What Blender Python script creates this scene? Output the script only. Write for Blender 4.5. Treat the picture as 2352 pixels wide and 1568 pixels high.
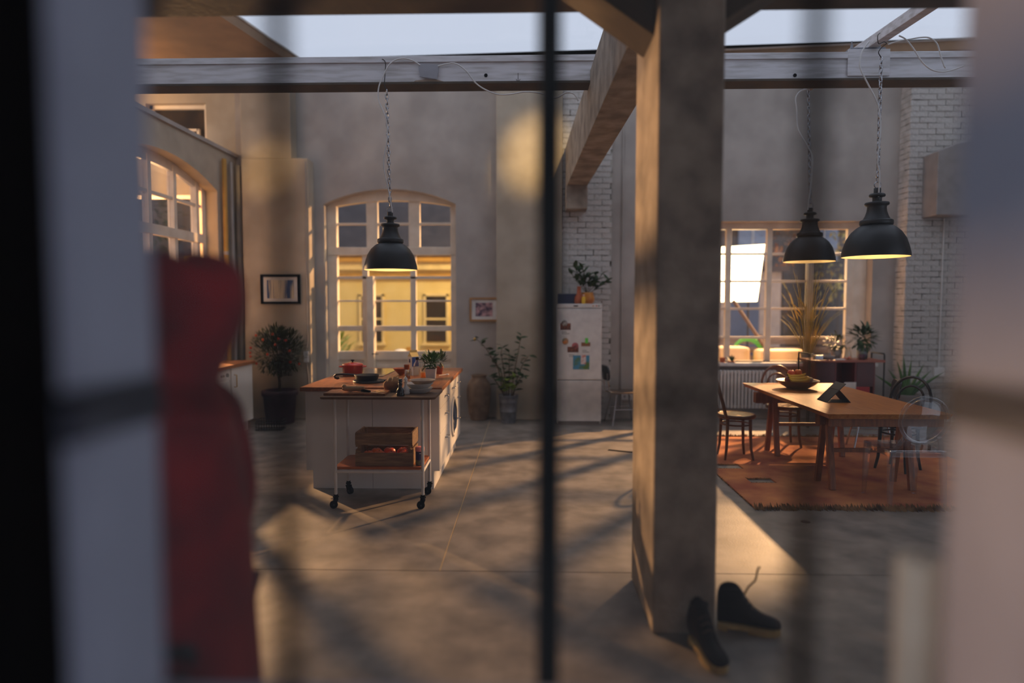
import bpy, bmesh, math, random
from mathutils import Vector, Matrix, Euler
for o in list(bpy.data.objects): bpy.data.objects.remove(o)
S = bpy.context.scene
C = S.collection
R = math.radians
PI = math.pi

# ------------------------------------------------------------------ camera
YAW, PITCH, FPX, ZC = R(1.451), R(3.205), 1500.0, 1.62
cd = bpy.data.cameras.new('camera')
cam = bpy.data.objects.new('camera', cd); C.objects.link(cam)
cam.location = (0, 0, ZC); cam.rotation_euler = (R(90) - PITCH, 0, YAW)
cd.sensor_width = 36.0; cd.lens = 36.0 * FPX / 2352.0
cd.clip_start = .02; cd.clip_end = 200
cd.dof.use_dof = True; cd.dof.focus_distance = 5.55; cd.dof.aperture_fstop = .50
S.camera = cam
_r = Vector((math.cos(YAW), math.sin(YAW), 0))
_f = Vector((-math.sin(YAW)*math.cos(PITCH), math.cos(YAW)*math.cos(PITCH), -math.sin(PITCH)))
_u = _r.cross(_f)
def ray(px, py): return _f*FPX + _r*(px-1176) + _u*(784-py)
def P(px, py, Y):
    d = ray(px, py); t = Y/d.y; return Vector((d.x*t, Y, ZC + d.z*t))
def G(px, py, z):
    d = ray(px, py); t = (z-ZC)/d.z; return Vector((d.x*t, d.y*t, z))

# ------------------------------------------------------------------ world, exposure
def lin(c):
    return tuple(((x/255.)/12.92 if x/255. <= .04045 else ((x/255.+.055)/1.055)**2.4) for x in c)
w = bpy.data.worlds.new('dusk_sky'); S.world = w; w.use_nodes = True
bg = w.node_tree.nodes['Background']
bg.inputs[0].default_value = (.66, .72, .86, 1); bg.inputs[1].default_value = 1.1
S.view_settings.view_transform = 'Standard'; S.view_settings.look = 'None'
S.view_settings.exposure = 0.0; S.view_settings.gamma = 1.0
S.view_settings.use_curve_mapping = False

# ------------------------------------------------------------------ large lamps outside the windows, added spots and fill
def spot(name, loc, target, energy, color, size=R(60), radius=.1, blend=.3):
    l = bpy.data.lights.new(name, 'SPOT'); l.energy = energy; l.color = color
    l.spot_size = size; l.shadow_soft_size = radius; l.spot_blend = blend
    o = bpy.data.objects.new(name, l); C.objects.link(o); o.location = loc
    o.rotation_euler = (Vector(target)-Vector(loc)).to_track_quat('-Z', 'Y').to_euler()
    return o
WARM = (1.0, .55, .24)
spot('low_sun_garden', (6.1, 12.5, 4.0), (3.2, 9.4, 1.8), 7800, WARM, R(75), .08)
spot('low_sun_courtyard', (-7.2, 11.0, 2.9), (-4.2, 7.7, 2.05), 7500, WARM, R(60), .08)
spot('pilaster_fill_spot', (2.6, .8, 8.2), tuple(P(1236, 350, 9.15)), 6500, (1, .66, .26), R(7.4), .1, 1.)  # added narrow spot for the warm glow on the middle pilaster
spot('pilaster_fill_spot_left', (1.2, .8, 8.0), tuple(P(618, 385, 9.15)), 4200, (1, .62, .24), R(5), .1, 1.)  # added narrow spot warming the top of the left pilaster
l_ = bpy.data.lights.new('upper_left_fill', 'POINT'); l_.energy = 110; l_.color = (1, .6, .26); l_.shadow_soft_size = .15  # added unseen fill, warms the upper left wall and ceiling
lo_ = bpy.data.objects.new('upper_left_fill', l_); C.objects.link(lo_); lo_.location = (-6.4, 8.3, 4.25)
spot('courtyard_lamp', (0.1, 10.6, 4.6), (-2.6, 13.4, 1.4), 900, (1, .70, .34), R(130), .3, .5)

# ------------------------------------------------------------------ materials
MATS = {}
def M(name, c1, rough=.6, metal=0., c2=None, scale=6., detail=6., bump=0., bscale=None, stretch=None,
      emit=None, estr=0., coat=0., spec=.5, ramp=(.35, .65)):
    if name in MATS: return MATS[name]
    m = bpy.data.materials.new(name); m.use_nodes = True
    nt = m.node_tree; b = nt.nodes['Principled BSDF']
    b.inputs['Roughness'].default_value = rough; b.inputs['Metallic'].default_value = metal
    b.inputs['Coat Weight'].default_value = coat; b.inputs['Specular IOR Level'].default_value = spec
    a = lin(c1); b.inputs['Base Color'].default_value = (*a, 1)
    if c2 is None: c2 = tuple(max(0, x*.9) for x in c1)
    tc = nt.nodes.new('ShaderNodeTexCoord'); mp = nt.nodes.new('ShaderNodeMapping')
    nt.links.new(tc.outputs['Object'], mp.inputs['Vector'])
    if stretch: mp.inputs['Scale'].default_value = stretch
    n = nt.nodes.new('ShaderNodeTexNoise'); n.inputs['Scale'].default_value = scale; n.inputs['Detail'].default_value = detail
    nt.links.new(mp.outputs[0], n.inputs['Vector'])
    rp = nt.nodes.new('ShaderNodeValToRGB')
    rp.color_ramp.elements[0].position = ramp[0]; rp.color_ramp.elements[1].position = ramp[1]
    rp.color_ramp.elements[0].color = (*a, 1); rp.color_ramp.elements[1].color = (*lin(c2), 1)
    nt.links.new(n.outputs['Fac'], rp.inputs['Fac']); nt.links.new(rp.outputs[0], b.inputs['Base Color'])
    if bump:
        n2 = nt.nodes.new('ShaderNodeTexNoise'); n2.inputs['Scale'].default_value = bscale or scale*4; n2.inputs['Detail'].default_value = 8
        nt.links.new(mp.outputs[0], n2.inputs['Vector'])
        bp = nt.nodes.new('ShaderNodeBump'); bp.inputs['Strength'].default_value = bump; bp.inputs['Distance'].default_value = .01
        nt.links.new(n2.outputs['Fac'], bp.inputs['Height']); nt.links.new(bp.outputs[0], b.inputs['Normal'])
    if emit:
        b.inputs['Emission Color'].default_value = (*emit, 1); b.inputs['Emission Strength'].default_value = estr
    MATS[name] = m; return m
def glass(name, tint=(1, 1, 1), refl=.05, rough=.0, edge=0., body=None, bodyf=0.):
    if name in MATS: return MATS[name]
    m = bpy.data.materials.new(name); m.use_nodes = True; nt = m.node_tree
    for n in list(nt.nodes):
        if n.type != 'OUTPUT_MATERIAL': nt.nodes.remove(n)
    out = [n for n in nt.nodes if n.type == 'OUTPUT_MATERIAL'][0]
    t = nt.nodes.new('ShaderNodeBsdfTransparent'); t.inputs[0].default_value = (*tint, 1)
    g = nt.nodes.new('ShaderNodeBsdfGlossy'); g.inputs['Roughness'].default_value = rough
    mx = nt.nodes.new('ShaderNodeMixShader')
    lw = nt.nodes.new('ShaderNodeLayerWeight'); lw.inputs[0].default_value = .35
    mr = nt.nodes.new('ShaderNodeMapRange'); mr.inputs[3].default_value = refl; mr.inputs[4].default_value = min(1, refl+edge)
    nt.links.new(lw.outputs['Facing'], mr.inputs[0]); nt.links.new(mr.outputs[0], mx.inputs[0])
    src = t.outputs[0]
    if body:
        d = nt.nodes.new('ShaderNodeBsdfTranslucent'); d.inputs[0].default_value = (*lin(body), 1)
        d2 = nt.nodes.new('ShaderNodeBsdfDiffuse'); d2.inputs[0].default_value = (*lin(body), 1)
        ad = nt.nodes.new('ShaderNodeMixShader'); ad.inputs[0].default_value = .5
        nt.links.new(d.outputs[0], ad.inputs[1]); nt.links.new(d2.outputs[0], ad.inputs[2])
        m2 = nt.nodes.new('ShaderNodeMixShader'); m2.inputs[0].default_value = bodyf
        nt.links.new(t.outputs[0], m2.inputs[1]); nt.links.new(ad.outputs[0], m2.inputs[2]); src = m2.outputs[0]
    nt.links.new(src, mx.inputs[1]); nt.links.new(g.outputs[0], mx.inputs[2]); nt.links.new(mx.outputs[0], out.inputs[0])
    MATS[name] = m; return m

plaster = M('plaster', (178, 169, 160), .85, c2=(158, 149, 141), scale=2.2, bump=.15, bscale=60)
plaster_warm = M('plaster_cream', (186, 172, 152), .8, c2=(168, 154, 134), scale=2.5, bump=.12, bscale=50)
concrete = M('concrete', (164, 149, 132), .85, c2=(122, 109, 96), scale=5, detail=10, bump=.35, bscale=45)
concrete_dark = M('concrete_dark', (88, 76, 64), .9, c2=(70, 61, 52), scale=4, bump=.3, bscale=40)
floor_m = M('floor_concrete', (144, 134, 124), .56, c2=(98, 91, 84), scale=4.2, detail=14, bump=.12, bscale=70, ramp=(.3, .7))
joint_m = M('joint_filler', (60, 52, 46), .8)
strip_m = M('pale_joint', (190, 160, 110), .4)  # pale tan colour of the strip in the depth joint
ceil_m = M('ceiling_boards', (150, 118, 88), .8, c2=(132, 104, 78), scale=3)
white_paint = M('white_paint', (222, 218, 212), .45, c2=(206, 202, 198), scale=8)
white_steel = M('white_painted_steel', (216, 214, 218), .5, c2=(178, 174, 172), scale=14, detail=12, bump=.1, stretch=(.25, 1, 2.2), ramp=(.42, .72))
cream_paint = M('cream_joinery', (232, 218, 198), .5, c2=(218, 202, 180), scale=6)
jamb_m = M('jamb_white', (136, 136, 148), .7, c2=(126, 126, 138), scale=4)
black_steel = M('black_steel', (5, 5, 6), .7, spec=.08)
brick_m = M('painted_brick', (206, 200, 194), .8, c2=(178, 172, 164), scale=9, bump=.5, bscale=35)
mortar_m = M('mortar', (176, 170, 160), .95, c2=(62, 58, 44), scale=5, detail=8, ramp=(.5, .62))
cab_white = M('cabinet_white', (234, 230, 224), .4, c2=(226, 222, 216), scale=3)
oak = M('butcher_block', (170, 106, 58), .38, c2=(128, 76, 40), scale=5, detail=8, stretch=(9, 1, 9), bump=.05)
oak_trolley = M('worn_oak', (140, 104, 74), .5, c2=(104, 74, 50), scale=5, detail=8, stretch=(1, 10, 10))
shelf_wood = M('shelf_wood', (178, 98, 44), .4, c2=(138, 70, 30), scale=5, stretch=(1, 10, 10))
crate_wood = M('crate_wood', (146, 112, 76), .75, c2=(106, 78, 52), scale=7, detail=10, stretch=(1.2, 9, 9), bump=.25)
table_wood = M('table_oak', (206, 136, 66), .38, c2=(176, 106, 46), scale=4, detail=9, stretch=(11, .8, 11), bump=.04)
trestle_wood = M('trestle_oak', (150, 88, 42), .5, c2=(116, 64, 30), scale=5, stretch=(8, 8, 1))
bent_wood = M('bentwood', (112, 66, 30), .35, c2=(84, 48, 22), scale=6)
cane = M('cane_seat', (206, 160, 88), .5, c2=(178, 130, 66), scale=60)
black_wood = M('black_lacquer', (26, 22, 24), .3)
chrome = M('chrome', (190, 190, 194), .22, 1.)
dark_metal = M('dark_metal', (58, 54, 52), .4, .8)
zinc = M('zinc', (150, 152, 158), .45, .7, c2=(120, 122, 130), scale=14)
iron = M('cast_iron', (26, 27, 32), .5, .1, bump=.1, bscale=120)
lamp_black = M('lamp_black', (20, 18, 18), .42, 0, c2=(28, 26, 26), scale=300)
lamp_in = M('lamp_enamel', (250, 236, 200), .4, emit=(1, .72, .36), estr=.0)
cord_white = M('white_cord', (222, 220, 218), .5)
tape_grey = M('duct_tape', (160, 160, 168), .5)
red_enamel = M('red_enamel', (214, 62, 32), .22, coat=.5, c2=(198, 48, 24), scale=4)
ceramic = M('white_ceramic', (222, 218, 212), .35)
stone_cer = M('stoneware', (178, 156, 138), .6, c2=(156, 134, 116), scale=20)
gloss_black = M('gloss_black', (14, 14, 22), .15, coat=.6)
gloss_white = M('gloss_white', (228, 224, 218), .2)
bread_m = M('bread_crust', (150, 104, 62), .85, c2=(86, 54, 30), scale=9, detail=12, bump=.8, bscale=22)
bread_cut = M('bread_score', (212, 172, 120), .9)
ginger_m = M('ginger', (196, 156, 112), .7, c2=(166, 124, 84), scale=16, bump=.3)
green_leaf = M('leaf_green', (70, 108, 40), .5, c2=(46, 80, 30), scale=5)
dark_leaf = M('leaf_dark', (52, 76, 34), .55, c2=(34, 54, 26), scale=5)
olive_leaf = M('leaf_olive', (84, 88, 42), .55, c2=(54, 62, 30), scale=4)
lime_leaf = M('leaf_lime', (150, 168, 60), .5, c2=(110, 136, 48), scale=5)
straw = M('straw_grass', (226, 196, 108), .6, c2=(150, 142, 62), scale=4)
stem_m = M('stem_brown', (84, 64, 42), .8)
soil = M('soil', (52, 38, 28), .95, bump=.5)
terracotta = M('terracotta', (176, 92, 56), .75, c2=(150, 76, 46), scale=8)
plum_pot = M('plum_pot', (92, 56, 66), .6, c2=(74, 44, 56), scale=5)
clay_vase = M('clay_vase', (150, 122, 96), .9, c2=(112, 90, 72), scale=9, detail=12, bump=.5, bscale=30)
ochre = M('ochre_glaze', (206, 138, 42), .35, c2=(180, 96, 34), scale=7)
navy = M('navy_tin', (28, 32, 62), .45)
yellow_m = M('yellow_liquid', (232, 186, 36), .3)
apple_red = M('fruit_red', (196, 42, 26), .35, c2=(214, 96, 40), scale=9)
orange_m = M('fruit_orange', (226, 116, 36), .4, c2=(214, 84, 30), scale=9)
banana_m = M('banana', (226, 184, 50), .45, c2=(206, 154, 40), scale=6)
plum_m = M('plum', (112, 34, 50), .35)
rug_m = M('rug_pile', (212, 138, 80), .95, c2=(146, 70, 52), scale=3.2, detail=14, bump=.9, bscale=120, ramp=(.3, .72))
fringe_m = M('rug_fringe', (176, 140, 98), .95, c2=(84, 62, 44), scale=10)
ghost_m = glass('clear_acrylic', (.93, .93, .95), .06, .03, .55)
pane_m = glass('window_pane', (.97, .97, .97), .02, 0, .1)
front_pane = glass('front_pane', (.96, .97, .98), .004, 0, .02)
jar_glass = glass('jar_glass', (.9, .86, .78), .08, .02, .5)
oil_m = glass('oil', (.9, .55, .08), .05, .05, .2, body=(236, 170, 40), bodyf=.55)
drink_m = glass('brown_glass', (.75, .5, .35), .06, .05, .3)
hob_m = M('hob_glass', (20, 20, 22), .06, coat=.3)
porthole = M('porthole_blue', (26, 44, 78), .12, coat=.5)
paper_w = M('paper_white', (226, 222, 216), .8)
red_jacket = M('red_jacket', (128, 8, 20), .85, c2=(86, 6, 20), scale=5, bump=.25, bscale=18)
red_dark = M('red_jacket_panel', (92, 12, 26), .85, c2=(70, 8, 20), scale=5)
skin_m = M('skin', (206, 152, 124), .55)
hair_m = M('hair', (60, 42, 30), .7)
denim = M('dark_trousers', (40, 40, 52), .9, c2=(30, 30, 42), scale=20)
boot_m = M('boot_leather', (30, 23, 20), .6, spec=.2, c2=(22, 18, 18), scale=8, bump=.2)
sole_m = M('boot_sole', (196, 168, 110), .8, c2=(164, 136, 84), scale=10)
candle_m = M('candle_wax', (246, 226, 196), .5, c2=(224, 200, 168), scale=4)
maroon = M('sideboard_red', (112, 34, 24), .45, c2=(90, 26, 20), scale=3)
maroon_top = M('sideboard_top', (160, 84, 60), .4)
yellow_wall = M('yellow_render', (226, 206, 138), .85, c2=(214, 192, 120), scale=2)
yellow_trim = M('yellow_trim', (236, 214, 150), .8)
ochre_trim = M('ochre_trim', (196, 150, 66), .8)
slate = M('slate_roof', (56, 53, 60), .8, c2=(42, 40, 47), scale=6)
dark_win = M('dark_window', (34, 34, 34), .15, c2=(60, 52, 44), scale=4)
garden_wall = M('garden_building', (112, 94, 80), .9, c2=(70, 58, 50), scale=1.2)
pale_block = M('pale_render', (190, 182, 176), .9)
cushion_m = M('cushion', (226, 204, 172), .9, c2=(208, 184, 150), scale=5)
paving = M('paving', (150, 132, 110), .9, c2=(120, 104, 86), scale=3)
hose_m = M('hose_green', (90, 190, 70), .5)
fence_m = M('fence_wood', (150, 132, 116), .85, c2=(120, 104, 90), scale=4, stretch=(1, 6, 6))
softbox_m = M('softbox_cloth', (255, 240, 210), .6, emit=(1., .78, .42), estr=9.)
plate_grey = M('grey_enclosure', (150, 142, 138), .6)

# ------------------------------------------------------------------ mesh builder
class MB:
    def __init__(s): s.v = []; s.f = []; s.s = []
    def add(s, vs, fs, smooth=False, T=None):
        k = len(s.v)
        s.v += [tuple(T @ Vector(v)) if T else tuple(v) for v in vs]
        s.f += [[i+k for i in f] for f in fs]; s.s += [smooth]*len(fs); return s
    def box(s, x0, x1, y0, y1, z0, z1, T=None):
        if x0 > x1: x0, x1 = x1, x0
        if y0 > y1: y0, y1 = y1, y0
        if z0 > z1: z0, z1 = z1, z0
        vs = [(x, y, z) for z in (z0, z1) for y in (y0, y1) for x in (x0, x1)]
        return s.add(vs, [[0,2,3,1],[4,5,7,6],[0,1,5,4],[2,6,7,3],[0,4,6,2],[1,3,7,5]], False, T)
    def lathe(s, prof, n=24, c=(0, 0, 0), smooth=True, T=None, a0=0., a1=2*PI):
        full = abs(a1-a0-2*PI) < 1e-6; m = n if full else n+1
        vs = []
        for r, z in prof:
            for i in range(m):
                a = a0+(a1-a0)*i/n; vs.append((c[0]+r*math.cos(a), c[1]+r*math.sin(a), c[2]+z))
        fs = []
        for j in range(len(prof)-1):
            for i in range(n):
                i2 = (i+1) % m if full else i+1
                fs.append([j*m+i, j*m+i2, (j+1)*m+i2, (j+1)*m+i])
        return s.add(vs, fs, smooth, T)
    def cyl(s, p0, p1, r0, r1=None, n=12, smooth=True, caps=True):
        if r1 is None: r1 = r0
        p0 = Vector(p0); p1 = Vector(p1); d = (p1-p0); q = d.to_track_quat('Z', 'Y')
        a = [p0+q @ Vector((r0*math.cos(2*PI*i/n), r0*math.sin(2*PI*i/n), 0)) for i in range(n)]
        b = [p1+q @ Vector((r1*math.cos(2*PI*i/n), r1*math.sin(2*PI*i/n), 0)) for i in range(n)]
        s.add(a+b, [[i, (i+1) % n, n+(i+1) % n, n+i] for i in range(n)], smooth)
        if caps: s.add(a+b, [list(range(n))[::-1], list(range(n, 2*n))], False)
        return s
    def tube(s, pts, r, n=8, closed=False, rs=None):
        pts = [Vector(p) for p in pts]; m = len(pts); vs = []; up = None
        for i, p in enumerate(pts):
            if closed: d = pts[(i+1) % m]-pts[i-1]
            else: d = pts[min(i+1, m-1)]-pts[max(i-1, 0)]
            d.normalize()
            if up is None:
                up = Vector((0, 0, 1)) if abs(d.z) < .9 else Vector((1, 0, 0))
            x = up.cross(d)
            if x.length < 1e-4: x = Vector((1, 0, 0)).cross(d)
            x.normalize(); y = d.cross(x); up = y
            rr = rs[i] if rs else r
            vs += [p+x*rr*math.cos(2*PI*k/n)+y*rr*math.sin(2*PI*k/n) for k in range(n)]
        fs = []
        for i in range(m if closed else m-1):
            j = (i+1) % m
            fs += [[i*n+k, i*n+(k+1) % n, j*n+(k+1) % n, j*n+k] for k in range(n)]
        s.add(vs, fs, True)
        if not closed: s.add(vs, [list(range(n))[::-1], list(range((m-1)*n, m*n))], False)
        return s
    def sph(s, c, r, n=16, m=10, T=None):
        if not hasattr(r, '__len__'): r = (r, r, r)
        vs = []; 
        for j in range(m+1):
            t = PI*j/m
            for i in range(n):
                a = 2*PI*i/n
                vs.append((c[0]+r[0]*math.sin(t)*math.cos(a), c[1]+r[1]*math.sin(t)*math.sin(a), c[2]-r[2]*math.cos(t)))
        fs = [[j*n+i, j*n+(i+1) % n, (j+1)*n+(i+1) % n, (j+1)*n+i] for j in range(m) for i in range(n)]
        return s.add(vs, fs, True, T)
    def prism(s, poly, fn0, fn1):
        n = len(poly); a = [fn0(p) for p in poly]; b = [fn1(p) for p in poly]
        return s.add(a+b, [list(range(n))[::-1], list(range(n, 2*n))]+[[i, (i+1) % n, n+(i+1) % n, n+i] for i in range(n)])
    def pxz(s, poly, y0, y1): return s.prism(poly, lambda p: (p[0], y0, p[1]), lambda p: (p[0], y1, p[1]))
    def pyz(s, poly, x0, x1): return s.prism(poly, lambda p: (x0, p[0], p[1]), lambda p: (x1, p[0], p[1]))
    def pxy(s, poly, z0, z1): return s.prism(poly, lambda p: (p[0], p[1], z0), lambda p: (p[0], p[1], z1))
    def leaf(s, base, d, L, W, bend=.25, nrm=None):
        d = Vector(d).normalized(); up = Vector(nrm) if nrm else Vector((0, 0, 1))
        sd = d.cross(up)
        if sd.length < .05: sd = d.cross(Vector((1, 0, 0)))
        sd.normalize(); nn = sd.cross(d); b = Vector(base)
        pt = lambda t, w: b+d*(L*t)-nn*(bend*L*t*t)+sd*w
        vs = [pt(0, 0), pt(.35, W*.5), pt(.35, -W*.5), pt(.7, W*.42), pt(.7, -W*.42), pt(1, 0), pt(.35, 0)-nn*W*.12, pt(.7, 0)-nn*W*.1]
        return s.add(vs, [[0,1,6],[0,6,2],[1,3,7,6],[6,7,4,2],[3,5,7],[7,5,4]], True)
    def mesh(s, name, mat):
        me = bpy.data.meshes.new(name); me.from_pydata(s.v, [], s.f); me.update()
        if any(s.s): me.polygons.foreach_set('use_smooth', s.s)
        bm = bmesh.new(); bm.from_mesh(me); bmesh.ops.recalc_face_normals(bm, faces=bm.faces); bm.to_mesh(me); bm.free()
        me.materials.append(mat); return me
    def build(s, name, mat, parent=None, loc=None, rz=0., bevel=0., seg=2):
        o = bpy.data.objects.new(name, s.mesh(name, mat)); C.objects.link(o)
        if parent: o.parent = parent
        if loc is not None: o.location = loc
        if rz: o.rotation_euler.z = rz
        if bevel:
            b = o.modifiers.new('bevel', 'BEVEL'); b.width = bevel; b.segments = seg; b.limit_method = 'ANGLE'
        return o
def tag(o, label=None, cat=None, group=None, kind=None):
    if label: o['label'] = label
    if cat: o['category'] = cat
    if group: o['group'] = group
    if kind: o['kind'] = kind
    return o
def thing(name, label, cat, loc=(0, 0, 0), rz=0., group=None, kind=None):
    o = bpy.data.objects.new(name, None); C.objects.link(o); o.empty_display_size = .1
    o.location = loc; o.rotation_euler.z = rz; return tag(o, label, cat, group, kind)
def struct(name, label=None, loc=(0, 0, 0)): return thing(name, label, None, loc, kind='structure')
def dup(root, loc, rz=0., label=None, scale=None):
    c = root.copy(); C.objects.link(c); c.location = loc; c.rotation_euler.z = rz
    if label: c['label'] = label
    if scale: c.scale = (scale,)*3
    def kids(a, b):
        for ch in [x for x in bpy.data.objects if x.parent == a]:
            k = ch.copy(); C.objects.link(k); k.parent = b; kids(ch, k)
    kids(root, c); return c
def pbox(mb, px0, px1, py0, py1, Y0, Y1):
    a = P(px0, py1, Y0); b = P(px1, py0, Y0); return mb.box(a.x, b.x, Y0, Y1, a.z, b.z)
def inst(me, name, parent, loc, rot=(0, 0, 0), scale=(1, 1, 1)):
    o = bpy.data.objects.new(name, me); C.objects.link(o); o.parent = parent
    o.location = loc; o.rotation_euler = rot; o.scale = scale; return o
rnd = random.Random(7)

# ================================================================== FLOOR
YB = 9.4                                  # back wall plane
floor = struct('floor')
MB().box(-7.6, 8.2, .3, YB, -.14, -.012).build('base', joint_m, floor)
g = .004
for (x0, x1, y0, y1) in [(-7.6, -3.9, .3, 3.89), (-3.9, 2.6, .3, 3.89), (2.6, 8.2, .3, 3.89),
                         (-7.6, -.54, 3.89, YB), (-.54, 4.9, 3.89, YB), (4.9, 8.2, 3.89, YB)]:
    MB().box(x0+g, x1-g, y0+g, y1-g, -.012, 0).build('slab', floor_m, floor)
MB().box(-.544, -.536, 3.9, YB, -.012, -.002).build('joint_strip', strip_m, floor)

# ================================================================== WALLS
wb = struct('wall_back')
DX0, DX1, DZS, DZC = -2.95, -1.045, 3.06, 3.275         # arched door opening
WX0, WX1, WZ0, WZ1 = 1.75, 4.86, .80, 2.80              # garden window opening
TH = .34
def arc(x0, x1, zs, zc, n=16):
    h = zc-zs; c = (x1-x0)/2; r = (c*c+h*h)/(2*h); cx = (x0+x1)/2; cz = zc-r
    a = math.asin(c/r)
    return [(cx+r*math.sin(-a+2*a*i/n), cz+r*math.cos(-a+2*a*i/n)) for i in range(n+1)]
mb = MB()
mb.box(-4.2, DX0, YB, YB+TH, 0, 5); mb.box(DX1, WX0, YB, YB+TH, 0, 5)
mb.box(WX1, 8.2, YB, YB+TH, 0, 5); mb.box(WX0, WX1, YB, YB+TH, 0, WZ0); mb.box(WX0, WX1, YB, YB+TH, WZ1, 5)
ar = arc(DX0, DX1, DZS, DZC)
for i in range(len(ar)-1):
    mb.pxz([ar[i], ar[i+1], (ar[i+1][0], 5), (ar[i][0], 5)], YB, YB+TH)
mb.build('plaster', plaster, wb)
mb = MB(); mb.box(-7.6, -5.5, YB, YB+TH, 3.2, 5); mb.box(-4.62, -4.2, YB, YB+TH, 3.2, 5)
mb.box(-5.5, -4.62, YB, YB+TH, 3.2, 3.78); mb.box(-5.5, -4.62, YB, YB+TH, 4.50, 5); mb.build('upper_plaster', plaster_warm, wb)
# pilasters on the back wall
mb = MB(); mb.box(-4.02, -3.08, 9.15, YB, 0, 3.66); mb.box(-4.02, -3.32, 9.16, YB, 3.66, 5)
mb.build('left_pilaster', plaster_warm, wb, bevel=.01)
MB().box(-.45, .46, 9.15, YB, 0, 5).build('middle_pilaster', plaster_warm, wb, bevel=.01)
MB().box(1.16, 1.75, 9.28, YB, 0, 5).build('flat_pilaster', plaster, wb, bevel=.008)
mb = MB(); mb.cyl((1.315, 9.262, .12), (1.315, 9.262, 4.9), .012, n=8); mb.build('conduit', plaster, wb)
# skirting
bb = struct('baseboard_back')
mb = MB(); mb.box(-3.08, DX0, YB-.015, YB, 0, .09); mb.box(DX1, -.45, YB-.015, YB, 0, .09); mb.box(WX0+.0, 5.18, YB-.015, YB, 0, .09)
mb.build('board', plaster, bb)

# brick panels, brick by brick
bme = None
def brick_mesh():
    mb = MB(); mb.box(-.5, .5, -.5, .5, -.5, .5); me = mb.mesh('brick', brick_m); return me
bme = brick_mesh()
def brick_panel(name, x0, x1, yf, z0, z1, left_side=None, limit=300, prox=None):
    root = struct(name)
    MB().box(x0, x1, yf+.012, YB, z0, z1).build('mortar', mortar_m, root)
    H, Lb, gp = .077, .225, .006; rows = int((z1-z0)/H); cells = []
    for r in range(rows):
        x = x0-(Lb/2 if r % 2 else 0)
        while x < x1-.02:
            a, b = max(x, x0), min(x+Lb, x1)
            if b-a > .03: cells.append((a, b, z0+r*H))
            x += Lb
    if prox: cells.sort(key=prox)
    rest = MB()
    for i, (a, b, z) in enumerate(cells):
        dz = rnd.uniform(-.003, .003); dy = rnd.uniform(-.004, .005); sx = b-a-gp-rnd.uniform(0, .008)
        if i < limit:
            inst(bme, 'brick', root, ((a+b)/2+rnd.uniform(-.003, .003), yf+.03+dy, z+H/2+dz), (0, 0, rnd.uniform(-.006, .006)), (sx, .06, H-gp-rnd.uniform(0, .004)))
        else:
            rest.box(a+.005, b-.005, yf+dy, yf+.06, z+.005, z+H-.005)
    if rest.v: tag(rest.build('brick_remainder', brick_m, root), kind='stuff')
    if left_side:
        ls = MB()
        for r in range(rows):
            ls.box(left_side-.004+rnd.uniform(-.004, .003), left_side+.02, yf+.004, YB-.005, z0+r*H+.005, z0+(r+1)*H-.005)
        tag(ls.build('side_bricks', brick_m, root), kind='stuff')
    return root
brick_panel('wall_back_brick_panel', .46, 1.16, 9.21, 0.0, 4.95)
brick_panel('wall_back_brick_pier', 5.18, 6.6, 9.14, .0, 4.95, left_side=5.18, prox=lambda c: (c[0] > 6.2, c[2] < .5))

# left wall with arched opening
wl = struct('wall_left')
LX = -4.2; LY0, LY1, LZ0, LZS, LZC = 6.3, 8.8, .95, 3.15, 3.40; LT = 3.72
mb = MB(); mb.box(LX-.32, LX, 1.0, LY0, 0, LT); mb.box(LX-.32, LX, LY1, YB, 0, LT); mb.box(LX-.32, LX, LY0, LY1, 0, LZ0)
al = arc(LY0, LY1, LZS, LZC, 20)
for i in range(len(al)-1): mb.pyz([al[i], al[i+1], (al[i+1][0], LT), (al[i][0], LT)], LX-.32, LX)
mb.build('plaster', plaster_warm, wl)
MB().box(LX-.36, LX+.03, 1.0, YB, LT, LT+.05).build('coping', plaster, wl)
# right wall, mostly out of view
wr = struct('wall_right'); MB().box(8.0, 8.2, 3.9, YB, 0, 5).build('plaster', plaster, wr)

# ceiling with a skewed skylight
ceil = struct('ceiling')
CZ = 5.0
_a = G(717, 153, CZ+.15); _b = G(578, 57, CZ+.15); _c = G(2200, 88, CZ+.15)
hole = [tuple((_a+(_b-_a)*3.6).xy), (6.4, 4.2), tuple((_a+(_c-_a)*1.12).xy), tuple(_a.xy)]
outer = [(-7.6, 3.0), (8.2, 3.0), (8.2, YB+TH), (-7.6, YB+TH)]
mb = MB()
for i in range(4):
    j = (i+1) % 4; mb.pxy([outer[i], outer[j], hole[j], hole[i]], CZ, CZ+.14)
mb.build('boards', ceil_m, ceil)
MB().box(-4.4, 8.2, .705, 3.15, 3.96, 4.06).build('front_sky_blocker', ceil_m, ceil)  # unseen roof added to block the front sky and darken the beams
sk = struct('window_5')
mb = MB()
for i in range(4):
    j = (i+1) % 4; a = Vector((*hole[i], CZ+.14)); b = Vector((*hole[j], CZ+.14)); mb.cyl(a, b, .02, n=6)
mb.build('skylight_frame', white_paint, sk)
MB().pxy(hole, CZ+.145, CZ+.15).build('pane', pane_m, sk)

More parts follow.
